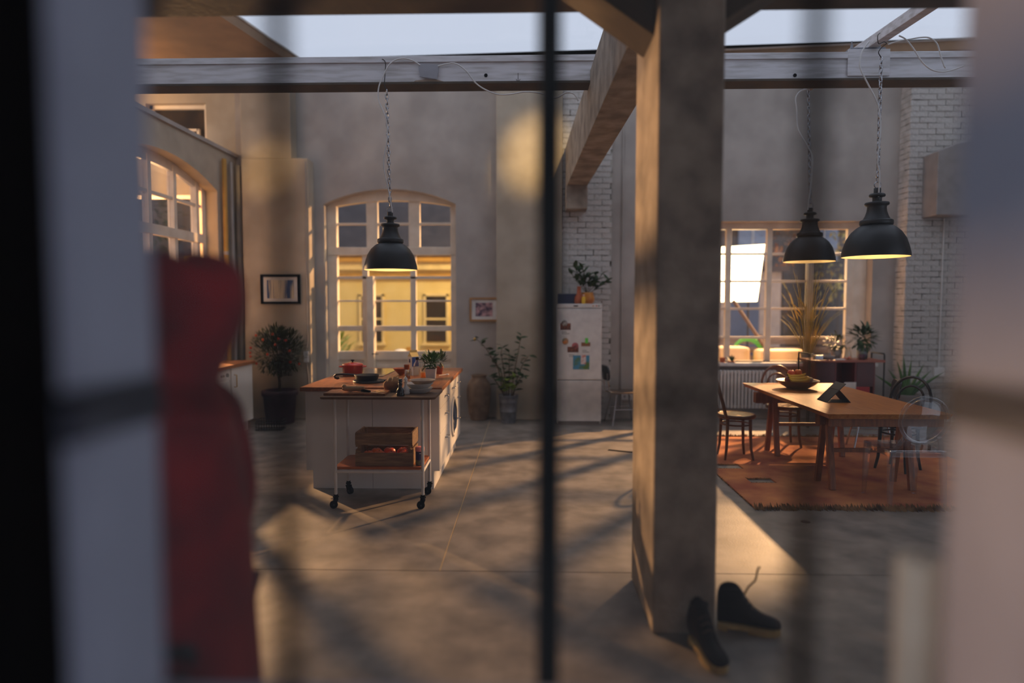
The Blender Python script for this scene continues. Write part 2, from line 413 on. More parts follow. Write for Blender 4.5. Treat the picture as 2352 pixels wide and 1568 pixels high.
# ================================================================== PILLAR AND BEAMS
t = thing('concrete_pillar', 'thick square concrete pillar standing in the middle of the loft', 'pillar', (.765, 3.475, 0))
MB().box(-.155, .155, -.325, .325, 0, 3.3).build('shaft', concrete, t, bevel=.012)
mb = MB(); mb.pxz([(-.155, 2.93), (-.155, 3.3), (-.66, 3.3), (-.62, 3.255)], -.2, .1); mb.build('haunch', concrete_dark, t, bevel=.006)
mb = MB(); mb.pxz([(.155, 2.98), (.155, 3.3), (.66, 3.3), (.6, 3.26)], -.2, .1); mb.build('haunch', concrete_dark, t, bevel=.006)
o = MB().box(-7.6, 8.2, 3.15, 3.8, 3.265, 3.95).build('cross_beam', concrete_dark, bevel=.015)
tag(o, 'wide dark concrete beam across the top, resting on the pillar', 'beam')
t = thing('long_beam', 'grey concrete beam running from the pillar head back to the brick wall', 'beam')
mb = MB(); mb.add([(.62, 3.8, 3.22), (.90, 3.8, 3.22), (.90, 3.8, 3.80), (.62, 3.8, 3.80), (.505, 9.2, 3.22), (.785, 9.2, 3.22), (.785, 9.2, 3.80), (.505, 9.2, 3.80)],
    [[0,1,2,3],[7,6,5,4],[0,4,5,1],[1,5,6,2],[2,6,7,3],[3,7,4,0]])
mb.build('shaft', concrete, t, bevel=.01)
MB().box(.50, .79, 8.88, 9.2, 2.91, 3.22).build('corbel', concrete, t, bevel=.008)

t = thing('steel_beam', 'long white painted steel beam with chipped paint crossing the whole room', 'beam', (0, 6.3, 3.70))
MB().box(-7.6, 8.1, -.09, .09, 0, .225).build('web', white_steel, t, bevel=.006)
MB().box(-7.6, 8.1, -.11, .10, .175, .232).build('top_flange', white_steel, t, bevel=.004)
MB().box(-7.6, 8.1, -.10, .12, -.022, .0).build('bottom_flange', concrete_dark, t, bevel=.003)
for px in (1116, 1826):
    p = P(px, 173, 6.208); mb = MB(); mb.cyl((0, -.003, 0), (0, .004, 0), .017, n=14); mb.build('bolt_hole', black_steel, t, loc=(p.x, -.092, p.z-3.70))
p = P(1190, 177, 6.2); mb = MB()
mb.box(-.002, .002, -.002, 0, -.04, .04); mb.box(-.002, .002, -.002, 0, -.003, .03, Matrix.Translation((0, 0, -.04)) @ Matrix.Rotation(R(40), 4, 'Y'))
mb.box(-.002, .002, -.002, 0, -.003, .03, Matrix.Translation((0, 0, -.04)) @ Matrix.Rotation(R(-40), 4, 'Y'))
mb.build('arrow_mark', dark_metal, t, loc=(p.x, -.0905, p.z-3.70))
a = P(855, 205, 6.2)
mb = MB(); mb.pxz([(0, 0), (.02, .012), (.07, .016), (.11, .024), (.16, .018), (.2, .02), (.24, .012), (.28, .0)], -.0935, -.0905)
mb.build('paint_chip', stone_cer, t, loc=(P(950, 205, 6.2).x, 0, .003))

# side rail for the dining lamps
t = thing('lamp_rail', 'slim white square rail fixed across the steel beam, carrying two lamps', 'rail', (3.06, 6.25, 3.93))
def bar(mb, a, b, w, h):
    a = Vector(a); b = Vector(b); d = (b-a).normalized(); s_ = d.cross(Vector((0, 0, 1))).normalized()*w/2; u_ = s_.cross(d).normalized()*h/2
    mb.add([a-s_-u_, a+s_-u_, a+s_+u_, a-s_+u_, b-s_-u_, b+s_-u_, b+s_+u_, b-s_+u_], [[0,1,2,3],[7,6,5,4],[0,4,5,1],[1,5,6,2],[2,6,7,3],[3,7,4,0]]); return mb
mb = MB(); bar(mb, (.0, 1.15, .085), (.24, -2.25, .085), .09, .09); mb.build('rail', white_steel, t, bevel=.004)
mb = MB(); mb.box(-.14, .24, -.062, -.05, -.215, .025); mb.build('bracket_plate', white_steel, t, bevel=.003)
mb = MB(); mb.box(-.12, .2, -.06, .1, .022, .04); mb.build('bracket_foot', zinc, t, bevel=.003)
for x in (-.09, .16):
    mb = MB(); mb.cyl((x, -.02, .04), (x, -.02, .075), .014, n=6); mb.cyl((x, -.02, .06), (x, -.02, .11), .006, n=6); mb.build('bolt', zinc, t)

# ================================================================== ARCHED DOOR (back wall)
d1 = struct('door_1')
YF0, YF1 = 9.58, 9.64
mb = MB()
inn = arc(DX0+.11, DX1-.05, DZS-.01, DZC-.14)
for i in range(len(ar)-1):
    mb.pxz([ar[i], ar[i+1], inn[i+1], inn[i]], YF0-.03, YF1+.025)
mb.build('arch_head', cream_paint, d1)
def bars(root, L, y0=YF0, y1=YF1, m=cream_paint, name='bar', bev=.006):
    for (a, b, c_, d_) in L:
        mb = MB(); pbox(mb, a, b, c_, d_, y0, y1); mb.build(name, m, root, bevel=bev)
bars(d1, [(748, 772, 470, 958)], YF0-.02, YF1+.02, name='frame_post')
bars(d1, [(1037, 1052, 470, 958)], YF0-.02, YF1+.02, name='frame_post')
bars(d1, [(842, 867, 455, 568), (939, 964, 455, 568)], name='mullion')
bars(d1, [(772, 1040, 511, 517)], YF0+.01, YF1, name='glazing_bar')
bars(d1, [(752, 1050, 567, 586)], YF0-.03, YF1+.02, name='transom')
bars(d1, [(772, 1042, 634, 641)], YF0, YF1, name='transom_bar')
bars(d1, [(836, 845, 586, 955), (945, 955, 586, 955)], name='stile')
bars(d1, [(772, 845, 689, 693), (856, 945, 689, 693), (955, 1042, 689, 693)], YF0+.015, YF1, name='glazing_bar')
bars(d1, [(772, 836, 748, 760), (856, 945, 748, 760), (955, 1042, 748, 760)], name='rail')
bars(d1, [(772, 836, 806, 826), (856, 945, 806, 826), (955, 1042, 806, 826)], name='lock_rail')
bars(d1, [(772, 836, 826, 955), (856, 945, 826, 955), (955, 1042, 826, 955)], YF0+.03, YF1, name='lower_panel')
bars(d1, [(780, 828, 838, 850), (864, 938, 838, 850), (962, 1034, 838, 850)], YF0+.015, YF1-.02, name='panel_moulding')
bars(d1, [(845, 857, 634, 955)], YF0-.09, YF1, name='leaf_edge')
mb = MB(); p = P(857, 812, 9.5); mb.cyl(p, p+Vector((0, -.05, 0)), .008); mb.cyl(p+Vector((0, -.05, 0)), p+Vector((.09, -.05, 0)), .007); mb.build('handle', dark_metal, d1)
for (a, b) in [(772, 842), (867, 939), (964, 1038)]:
    for (c_, e_) in [(475, 511), (517, 567)]:
        mb = MB(); pbox(mb, a, b, c_, e_, YF0+.03, YF0+.034); mb.build('pane', pane_m, d1)
for (a, b) in [(772, 836), (857, 945), (955, 1040)]:
    for (c_, e_) in [(586, 634), (641, 689), (693, 748), (760, 806)]:
        mb = MB(); pbox(mb, a, b, c_, e_, YF0+.03, YF0+.034); mb.build('pane', pane_m, d1)

# ================================================================== GARDEN WINDOW (back wall, right)
w2 = struct('window_2')
cols = [1487, 1578, 1671, 1764, 1858, 1950]
zt, zb = P(1700, 527, 9.6).z, P(1700, 832, 9.6).z
X = lambda px: P(px, 700, 9.6).x
for i, px in enumerate(cols):
    ww = .075 if i < 5 else .11
    MB().box(X(px)-ww/2, X(px)+ww/2, 9.575, 9.65, zb, zt).build('mullion', cream_paint, w2, bevel=.004)
for py in (583, 646, 709, 775):
    z = P(1700, py, 9.6).z; MB().box(X(1470), X(1955), 9.595, 9.635, z-.016, z+.016).build('glazing_bar', cream_paint, w2, bevel=.003)
MB().box(WX0, WX1, 9.57, 9.66, zt, WZ1).build('head', cream_paint, w2)
MB().box(X(1955), WX1, 9.57, 9.66, zb, zt).build('jamb_board', cream_paint, w2)
MB().box(WX0, X(1480), 9.57, 9.66, zb, zt).build('jamb_board', cream_paint, w2)
MB().box(WX0, WX1, 9.57, 9.66, WZ0-.0, zb).build('bottom_rail', cream_paint, w2)
MB().box(WX0-.05, WX1+.05, 9.26, 9.57, WZ0-.045, WZ0).build('sill', white_paint, w2, bevel=.006)
zs_ = [zb]+[P(1700, py, 9.6).z for py in (775, 709, 646, 583)]+[zt]
for i in range(5):
    for k in range(5):
        MB().box(X(cols[i])+.03, X(cols[i+1])-.03, 9.615, 9.618, zs_[k]+.01, zs_[k+1]-.01).build('pane', pane_m, w2)

# ================================================================== LEFT ARCHED WINDOW
w3 = struct('window_3')
XF0, XF1 = LX-.24, LX-.18
inl = arc(LY0+.09, LY1-.09, LZS-.02, LZC-.12, 20)
mb = MB()
for i in range(20): mb.pyz([al[i], al[i+1], inl[i+1], inl[i]], XF0, XF1)
mb.build('arch_head', cream_paint, w3)
for y in (LY0+.05, 6.95, 7.5, 8.05, 8.6, LY1-.045):
    ww = .05 if y in (LY0+.05, LY1-.045) else .035
    top = max(z for (yy, z) in al if abs(yy-y) < .2)-.04
    MB().box(XF0-.01, XF1+.015, y-ww, y+ww, LZ0, top).build('stile', cream_paint, w3, bevel=.005)
for z, h, dx in ((LZ0+.04, .05, .02), (1.6, .018, 0), (2.05, .018, 0), (2.50, .06, .03), (2.93, .02, 0)):
    MB().box(XF0+.01, XF1+dx, LY0+.05, LY1-.05, z-h, z+h).build('rail', cream_paint, w3, bevel=.004)
ys = [LY0+.1, 6.95, 7.5, 8.05, 8.6]
for i in range(4):
    for (z0, z1) in ((1.0, 1.6), (1.6, 2.05), (2.05, 2.44), (2.56, 2.92), (2.95, 3.2)):
        MB().box(XF0+.02, XF0+.024, ys[i]+.035, ys[i+1]-.035, z0, z1).build('pane', pane_m, w3)
MB().box(LX-.3, LX+.04, LY0, LY1, LZ0-.03, LZ0+.0).build('sill', cream_paint, w3, bevel=.005)

# high window beyond the left wall
w4 = struct('window_4')
mb = MB(); mb.box(-5.5, -4.62, 9.5, 9.56, 3.78, 3.83); mb.box(-5.5, -4.62, 9.5, 9.56, 4.45, 4.50); mb.box(-4.67, -4.62, 9.46, 9.56, 3.78, 4.50); mb.box(-5.5, -5.45, 9.5, 9.56, 3.78, 4.50)
mb.box(-5.2, -4.78, 9.48, 9.53, 4.13, 4.16); mb.box(-4.80, -4.77, 9.48, 9.53, 3.78, 4.16); mb.build('frame', cream_paint, w4)
MB().box(-5.5, -4.62, 9.57, 9.58, 3.78, 4.50).build('pane', dark_win, w4)

# vertical pipes in the corner
for k, (px, r) in enumerate(((516, .05), (532, .032), (548, .06))):
    p = Vector((-4.14, 4.14*1500/(1214-px), 0))
    t = thing('heating_pipe', ['brass-tinted narrow vertical pipe at the corner, nearest the arched side window', 'thinnest vertical pipe, middle one of three in the corner', 'thick pale vertical pipe beside the plastered pilaster'][k], 'pipe', (p.x, p.y, 0))
    t['group'] = 'vertical pipes in the left corner'
    mb = MB(); mb.cyl((0, 0, 0), (0, 0, 3.6), r*.62, n=14); mb.build('tube', [ochre_trim, plaster, plaster_warm][k], t)
    for z in (.6, 2.3):
        mb = MB(); mb.cyl((0, 0, z), (0, 0, z+.05), r*.72, n=14); mb.build('clamp', plaster, t)

# ================================================================== FRONT WINDOW (the camera looks through it)
wf = struct('wall_front')
tl = math.tan(R(.9))
def lean(x0, x1, y0, y1, z0, z1, k):
    mb = MB(); f_ = lambda x, z: x+k*(1.62-z)
    mb.add([(f_(x0, z), y, z) if False else ((f_(x, z)), y, z) for z in (z0, z1) for y in (y0, y1) for x in (x0, x1)],
           [[0,2,3,1],[4,5,7,6],[0,1,5,4],[2,6,7,3],[0,4,6,2],[1,3,7,5]]); return mb
MB().box(-1.5, -.522, .705, .9, .86, 3.4).build('jamb', jamb_m, wf, bevel=.004)
MB().box(.575, 1.6, .705, .9, .86, 3.4).build('jamb', jamb_m, wf, bevel=.004)
MB().box(-4.4, 4.6, .705, .9, 0, .86).build('parapet', jamb_m, wf)
MB().box(-4.4, -1.5, .705, .9, .86, 3.4).build('pier', jamb_m, wf)  # unseen wall added to cut ambient light from the front
MB().box(1.6, 4.6, .705, .9, .86, 3.4).build('pier', jamb_m, wf)  # unseen right-hand wall, likewise added to reduce ambient light
MB().box(-4.4, 4.6, .705, .9, 3.4, 3.95).build('lintel', jamb_m, wf)
w1 = struct('window_1')
MB().box(-.80, -.516, .58, .70, .80, 3.4).build('frame_post', black_steel, w1)
MB().box(.57, .86, .58, .70, .80, 3.4).build('frame_post', black_steel, w1)
MB().box(-.516, .57, .58, .70, .78, .86).build('bottom_frame', black_steel, w1)
for x in (-.25, .280):
    MB().box(x-.007, x+.007, .65, .67, .86, 3.4).build('glazing_bar', black_steel, w1)
MB().box(-.516, .57, .652, .668, 1.519, 1.528).build('glazing_bar', black_steel, w1)
for (x0, x1) in ((-.516, -.259), (-.241, .27), (.289, .57)):
    for (z0, z1) in ((.86, 1.519), (1.528, 3.4)):
        MB().box(x0, x1, .659, .661, z0, z1).build('pane', front_pane, w1)
MB().box(-.524, -.512, .71, .895, 1.462, 1.522).build('dark_strip', M('strip_grey', (44, 44, 54), .7), w1)  # dark grey band across each reveal near glazing-bar height
MB().box(.565, .577, .71, .895, 1.462, 1.522).build('dark_strip', M('strip_grey', (44, 44, 54), .7), w1)
tm = struct('trim_1')
MB().box(-.9, 1.2, .9, 1.2, .87, .9).build('sill_board', jamb_m, tm, bevel=.005)
MB().box(.017, .061, 1.24, 1.285, 0, 3.26).build('steel_mullion', black_steel, tm, bevel=.003)

t = thing('pillar_candle', 'thick cream pillar candle standing on the near window sill', 'candle', (.674, 1.12, .9))
mb = MB(); mb.lathe([(0, 0), (.036, 0), (.037, .004), (.037, .278), (.033, .286), (.012, .280), (0, .278)], 28); mb.build('wax', candle_m, t)
mb = MB(); mb.cyl((0, 0, .277), (.002, 0, .292), .0015, n=6); mb.build('wick', black_steel, t)

# ================================================================== KITCHEN ISLAND
IX0, IXM, IX1, IY0, IY1 = -1.965, -1.372, -.778, 5.66, 7.34
def drawer_front(parent, y0, y1, z0, z1, x, hy=None):
    d = MB().box(x, x+.018, y0, y1, z0, z1).build('drawer', cab_white, parent, bevel=.002)
    yc = hy if hy is not None else (y0+y1)/2; zc = z1-.085
    mb = MB(); mb.tube([(x+.018, yc-.055, zc), (x+.045, yc-.055, zc), (x+.047, yc, zc), (x+.045, yc+.055, zc), (x+.018, yc+.055, zc)], .005, 8); mb.build('handle', chrome, d)
    return d
t = thing('drawer_cabinet', 'white kitchen island cabinet with three drawers, nearest the trolley', 'cabinet', group='kitchen island units')
MB().box(IXM+.002, IX1-.02, IY0+.02, 6.40, .16, .868).build('carcass', cab_white, t)
MB().box(IXM+.002, -.832, IY0+.02, 6.40, 0, .16).build('plinth', cab_white, t)
mb = MB(); mb.pxz([(IXM+.0015, .0), (-.832, 0), (-.832, .16), (IX1-.002, .16), (IX1-.002, .868), (IXM+.0015, .868)], IY0, IY0+.018); mb.build('end_panel', cab_white, t, bevel=.002)
for z0, z1 in ((.705, .862), (.478, .70), (.165, .473)): drawer_front(t, 5.70, 6.395, z0, z1, IX1-.018, 6.08)
t = thing('built_in_washer', 'white island appliance with a dark blue porthole under a drawer', 'washing machine', group='kitchen island units')
MB().box(IXM+.002, IX1-.02, 6.405, 6.945, .16, .868).build('carcass', cab_white, t)
MB().box(IXM+.002, -.832, 6.405, 6.945, 0, .16).build('plinth', cab_white, t)
drawer_front(t, 6.405, 6.945, .705, .862, IX1-.018, 6.64)
d = MB().box(IX1-.018, IX1, 6.41, 6.94, .165, .70).build('door', cab_white, t, bevel=.002)
mb = MB()
Tm = Matrix.Translation((IX1, 6.675, .47)) @ Matrix.Rotation(R(90), 4, 'Y')
mb.lathe([(.205, 0), (.205, .012), (.18, .02), (.175, .012)], 32, T=Tm); mb.build('porthole_ring', white_paint, d)
mb = MB(); mb.lathe([(.178, .004), (.12, .03), (0, .04)], 32, T=Tm); mb.build('porthole_glass', porthole, d)
t = thing('drawer_cabinet', 'white island drawer unit at the far end beside the arched door', 'cabinet', group='kitchen island units')
MB().box(IXM+.002, IX1-.02, 6.95, IY1, .16, .868).build('carcass', cab_white, t)
MB().box(IXM+.002, -.832, 6.95, IY1, 0, .16).build('plinth', cab_white, t)
for z0, z1 in ((.705, .862), (.478, .70), (.165, .473)): drawer_front(t, 6.955, IY1, z0, z1, IX1-.018, 7.12)
t = thing('base_cabinet', 'plain white island cabinet forming its left half', 'cabinet', group='kitchen island units')
MB().box(IX0+.02, IXM-.002, IY0+.02, IY1, .16, .868).build('carcass', cab_white, t)
MB().box(-1.905, IXM-.002, IY0+.02, IY1, 0, .16).build('plinth', cab_white, t)
mb = MB(); mb.pxz([(IXM-.0015, .0), (-1.905, 0), (-1.905, .16), (IX0+.002, .16), (IX0+.002, .868), (IXM-.0015, .868)], IY0, IY0+.018); mb.build('end_panel', cab_white, t, bevel=.002)
for k in range(3):
    d = MB().box(IX0, IX0+.018, IY0+.03+k*.55, IY0+.57+k*.55, .165, .862).build('door', cab_white, t, bevel=.002)
    mb = MB(); y = IY0+.5+k*.55; mb.tube([(IX0, y, .66), (IX0-.03, y, .66), (IX0-.03, y, .78), (IX0, y, .78)], .005, 8); mb.build('handle', chrome, d)
WT = .905
o = MB().box(-1.99, -.748, 5.60, 7.38, .869, WT).build('island_worktop', oak, bevel=.004)
tag(o, 'thick butcher-block worktop lying on the white kitchen island', 'worktop')
t = thing('glass_hob', 'black ceramic glass hob set into the worktop behind the red pot', 'hob', (-1.685, 6.84, WT))
MB().box(-.235, .235, -.40, .40, .0, .006).build('glass', hob_m, t, bevel=.001)
for x, y, r in ((-.11, -.2, .09), (.11, -.2, .07), (-.11, .2, .07), (.11, .2, .09)):
    mb = MB(); mb.lathe([(r-.002, .0062), (r, .0066), (r+.002, .0062)], 28, (x, y, 0)); mb.build('ring', dark_metal, t)

def vessel(prof, n=32): mb = MB(); mb.lathe(prof, n); return mb
# pot
t = thing('casserole_pot', 'bright red enamelled casserole pot with lid on the hob', 'pot', (-1.80, 6.62, WT+.007), R(8))
vessel([(0, 0), (.09, 0), (.098, .008), (.105, .09), (.108, .092), (.103, .09), (.09, .012), (0, .01)]).build('body', red_enamel, t)
l = vessel([(.108, .092), (.109, .098), (.09, .112), (.04, .122), (0, .123)]).build('lid', red_enamel, t)
vessel([(.006, .12), (.007, .134), (.02, .14), (.02, .146), (.012, .149), (0, .149)], 16).build('knob', black_steel, l)
for s in (-1, 1):
    mb = MB(); mb.tube([(s*.103, -.035, .078), (s*.13, -.025, .08), (s*.135, 0, .08), (s*.13, .025, .08), (s*.103, .035, .078)], .007, 8); mb.build('handle', red_enamel, t)
# griddle and skillet
gx = -1.49
t = thing('griddle_plate', 'flat round black griddle lying under the skillet', 'griddle', (gx+.01, 6.0, WT))
vessel([(0, 0), (.14, 0), (.145, .005), (.145, .016), (.138, .018), (.13, .012), (0, .012)]).build('plate', iron, t)
mb = MB(); mb.tube([(.14, .0, .012), (.175, -.01, .014)], .012, 8); mb.build('lug', iron, t)
t = thing('skillet', 'black cast-iron skillet with a hooked handle pointing left', 'pan', (gx-.01, 6.0, WT+.019))
vessel([(0, 0), (.095, 0), (.1, .004), (.113, .045), (.116, .05), (.112, .05), (.096, .008), (0, .006)]).build('pan', iron, t)
mb = MB(); mb.tube([(-.11, 0, .046), (-.17, .0, .05), (-.24, 0, .052), (-.285, 0, .05), (-.302, 0, .036), (-.296, 0, .02), (-.275, 0, .014), (-.256, 0, .02)], .011, 10); mb.build('handle', iron, t)

# milk carton
t = thing('milk_carton', 'white and blue gable-top milk carton on the island', 'carton', (-1.175, 6.62, WT), R(38))
mb = MB(); mb.box(-.042, .042, -.042, .042, 0, .19); mb.build('box', paper_w, t, bevel=.002)
mb = MB(); mb.add([(-.042, -.042, .19), (.042, -.042, .19), (.042, .042, .19), (-.042, .042, .19), (-.042, 0, .235), (.042, 0, .235)], [[0,1,5,4],[2,3,4,5],[1,2,5],[3,0,4]]); mb.box(-.042, .042, -.003, .003, .232, .255); mb.build('gable', M('carton_gold', (214, 186, 110), .5), t)
MB().box(-.038, .038, -.0435, -.042, .09, .185).build('blue_panel', M('carton_blue', (30, 70, 150), .5), t)
for bb_ in ((-.015, .015, .13, .165), (-.02, .02, .06, .066), (-.02, .02, .05, .056)): MB().box(-.0435, -.042, bb_[0], bb_[1], bb_[2], bb_[3]).build('print', M('carton_print', (60, 56, 90), .5), t)
# carafe, oil bottle, tumbler
t = thing('glass_carafe', 'clear round-shouldered glass carafe with a black stopper', 'carafe', (-1.105, 6.45, WT))
vessel([(0, .0), (.036, 0), (.04, .006), (.042, .1), (.036, .135), (.02, .155), (.018, .175), (.022, .18)]).build('glass', jar_glass, t)
vessel([(0, .168), (.015, .168), (.017, .192), (.010, .197), (0, .197)], 16).build('stopper', black_steel, t)
mb = MB(); mb.tube([(.018, 0, .17), (.05, 0, .178), (.072, 0, .15), (.074, 0, .10), (.045, 0, .06)], .005, 8); mb.build('handle', black_steel, t)
t = thing('oil_bottle', 'small glass bottle half full of yellow oil in front of the carafe', 'bottle', (-1.03, 6.36, WT))
vessel([(0, 0), (.028, 0), (.031, .005), (.032, .085), (.024, .105), (.016, .115), (.016, .135), (.02, .138)]).build('glass', jar_glass, t)
vessel([(0, .004), (.027, .004), (.028, .05), (0, .05)], 24).build('oil', oil_m, t)
t = thing('drinking_glass', 'small tumbler of brown drink beside the milk carton', 'glass', (-1.175, 6.30, WT))
vessel([(0, 0), (.026, 0), (.028, .004), (.03, .085), (.028, .085), (.026, .006), (0, .006)]).build('tumbler', jar_glass, t)
vessel([(0, .007), (.0255, .007), (.027, .05), (0, .05)], 24).build('drink', drink_m, t)
t = thing('copper_cup', 'little copper cup standing behind the tumbler', 'cup', (-1.205, 6.42, WT))
vessel([(0, 0), (.024, 0), (.028, .12), (.03, .125), (.026, .12), (.02, .01), (0, .008)]).build('cup', M('copper', (150, 90, 60), .35, .6), t)
t = thing('wooden_bowl', 'small turned wooden bowl behind the glasses on the island', 'bowl', (-1.30, 6.62, WT))
vessel([(0, 0), (.022, 0), (.03, .008), (.085, .068), (.088, .07), (.082, .07), (.028, .014), (0, .012)]).build('bowl', shelf_wood, t)

def foliage(mb, c, r, n, L, W, seed, up=.3, shell=.4, bend=.3, droop=0):
    q = random.Random(seed)
    for _ in range(n):
        d = Vector((q.gauss(0, 1), q.gauss(0, 1), q.gauss(0, 1))).normalized(); k = shell+(1-shell)*q.random()**.5
        b = Vector(c)+Vector((d.x*r[0], d.y*r[1], d.z*r[2]))*k
        dd = d+Vector((q.uniform(-.5, .5), q.uniform(-.5, .5), up+q.uniform(-.4, .4)-droop))
        mb.leaf(b, dd, L*q.uniform(.7, 1.25), W*q.uniform(.8, 1.2), bend)
    return mb
def rosette(parent, n, L, W, mat, seed, tilt=(20, 75), name='leaf', z=0., bend=.15, r0=.01):
    q = random.Random(seed)
    for i in range(n):
        a = i*2.4+q.uniform(-.3, .3); e = R(tilt[0]+(tilt[1]-tilt[0])*(i/max(1, n-1)))
        d = (math.cos(a)*math.cos(e), math.sin(a)*math.cos(e), math.sin(e))
        mb = MB(); mb.leaf((r0*math.cos(a), r0*math.sin(a), z), d, L*q.uniform(.8, 1.15), W, bend); mb.build(name, mat, parent)
t = thing('potted_succulent', 'bushy green succulent in a square white pot on the island', 'plant', (-.945, 6.28, WT))
mb = MB(); mb.add([(-.042, -.042, 0), (.042, -.042, 0), (.042, .042, 0), (-.042, .042, 0), (-.05, -.05, .10), (.05, -.05, .10), (.05, .05, .10), (-.05, .05, .10)], [[3,2,1,0],[4,5,6,7],[0,1,5,4],[1,2,6,5],[2,3,7,6],[3,0,4,7]]); mb.build('pot', ceramic, t, bevel=.003)
MB().box(-.045, .045, -.045, .045, .1, .104).build('soil', soil, t)
mb = foliage(MB(), (0, .0, .165), (.07, .06, .065), 150, .062, .026, 3, .6, .1, .1); tag(mb.build('foliage', green_leaf, t), kind='stuff')
t = thing('potted_herb', 'spiky dark herb in a tiny terracotta pot behind the succulent', 'plant', (-.925, 6.72, WT))
vessel([(0, 0), (.03, 0), (.042, .065), (.045, .066), (.045, .078), (.04, .078), (.036, .066), (0, .064)], 20).build('pot', terracotta, t)
mb = foliage(MB(), (.0, 0, .15), (.055, .05, .06), 90, .07, .02, 5, .7, .1, .05); tag(mb.build('foliage', dark_leaf, t), kind='stuff')
t = thing('spoon', 'white spoon lying beside the potted succulent', 'spoon', (-.865, 6.55, WT+.004), R(55))
mb = MB(); mb.tube([(-.06, 0, .004), (0, 0, .004), (.05, 0, .006)], .004, 8); mb.sph((.07, 0, .005), (.022, .014, .006), 12, 6); mb.build('spoon_body', gloss_white, t)

# ================================================================== TROLLEY
t = thing('serving_trolley', 'white tubular serving trolley with wooden shelves in front of the island', 'trolley', (0, 0, 0))
def round_rect(x0, x1, y0, y1, r, n=5):
    pts = []
    for cx, cy, a in ((x1-r, y1-r, 0), (x0+r, y1-r, 90), (x0+r, y0+r, 180), (x1-r, y0+r, 270)):
        for i in range(n+1): pts.append((cx+r*math.cos(R(a+90*i/n)), cy+r*math.sin(R(a+90*i/n))))
    return pts
TT = .905
mb = MB(); mb.pxy(round_rect(-1.635, -.725, 5.02, 5.50, .035), TT-.021, TT); mb.build('top_board', oak_trolley, t, bevel=.005)
mb = MB(); mb.pxy(round_rect(-1.545, -.845, 5.10, 5.52, .03), .312, .334); mb.build('shelf_board', shelf_wood, t, bevel=.004)
LP = {'fl': (-1.535, 5.10), 'fr': (-.838, 5.10), 'bl': (-1.545, 5.50), 'br': (-.845, 5.50)}
for k, (x, y) in LP.items():
    leg = MB().cyl((x, y, .10), (x, y, TT-.02), .0125, n=14).build('leg', white_paint, t)
mb = MB(); mb.cyl((-1.535, 5.10, .296), (-.838, 5.10, .296), .0125); mb.build('front_rail', white_paint, t)
mb = MB(); mb.cyl((-1.545, 5.50, .296), (-.845, 5.50, .296), .0125); mb.build('rear_rail', white_paint, t)
for a, b in (('fl', 'bl'), ('fr', 'br')):
    for z in (.296, TT-.035):
        mb = MB(); mb.cyl((*LP[a], z), (*LP[b], z), .011); mb.build('side_rail', white_paint, t)
for k, (x, y) in LP.items():
    c_ = thing('caster', None, None); c_.parent = t; c_.location = (x, y, 0); c_.rotation_euler.z = {'fl': .4, 'fr': .3, 'bl': 2.6, 'br': .2}[k]
    mb = MB(); mb.cyl((0, 0, .075), (0, 0, .112), .017, n=12); mb.cyl((0, 0, .088), (0, 0, .096), .024, n=12)
    mb.pxz([(-.018, .078), (.018, .078), (-.004, .022), (-.028, .022)], -.019, -.013); mb.pxz([(-.018, .078), (.018, .078), (-.004, .022), (-.028, .022)], .013, .019)
    mb.build('fork', black_steel, c_)
    mb = MB(); mb.cyl((-.018, -.012, .031), (-.018, .012, .031), .031, n=20); mb.build('wheel', black_steel, c_, bevel=.003)
    mb = MB(); mb.cyl((-.018, -.022, .031), (-.018, .022, .031), .006, n=10); mb.build('axle', dark_metal, c_)
# crate
CX0, CX1, CY0, CY1, CZ0 = -1.385, -.925, 5.135, 5.42, .334
t = thing('wooden_crate', 'rough wooden crate with open slats standing on the trolley shelf', 'crate')
MB().box(CX0+.013, CX1-.013, CY0+.013, CY1-.013, CZ0, CZ0+.012).build('bottom_board', crate_wood, t)
for y0, y1 in ((CY0, CY0+.012), (CY1-.012, CY1)):
    MB().box(CX0, CX1, y0, y1, CZ0, CZ0+.105).build('slat', crate_wood, t, bevel=.002)
    MB().box(CX0, CX1, y0, y1, CZ0+.168, CZ0+.262).build('slat', crate_wood, t, bevel=.002)
for x0, x1 in ((CX0, CX0+.014), (CX1-.014, CX1)):
    MB().box(x0, x1, CY0+.0125, CY1-.0125, CZ0, CZ0+.13).build('end_board', crate_wood, t, bevel=.002)
    MB().box(x0, x1, CY0+.0125, CY1-.0125, CZ0+.15, CZ0+.268).build('end_board', crate_wood, t, bevel=.002)
    for y in (CY0+.013, CY1-.035):
        MB().box(x0+(.015 if x0 < -1.1 else -.022), x0+(.036 if x0 < -1.1 else -.001), y, y+.022, CZ0+.013, CZ0+.262).build('corner_post', crate_wood, t)
fr = [(-1.305, 5.23, .047, 'a yellowish-orange fruit at the left', orange_m), (-1.21, 5.215, .05, 'the largest orange-red fruit, second from left', orange_m), (-1.11, 5.225, .046, 'dark red fruit at the middle', apple_red), (-1.005, 5.22, .05, 'bright red fruit at the right', apple_red),
      (-1.26, 5.33, .048, 'small orange fruit at the back left', orange_m), (-1.15, 5.33, .052, 'red fruit at the back middle', apple_red), (-1.04, 5.33, .05, 'red fruit at the back right', apple_red)]
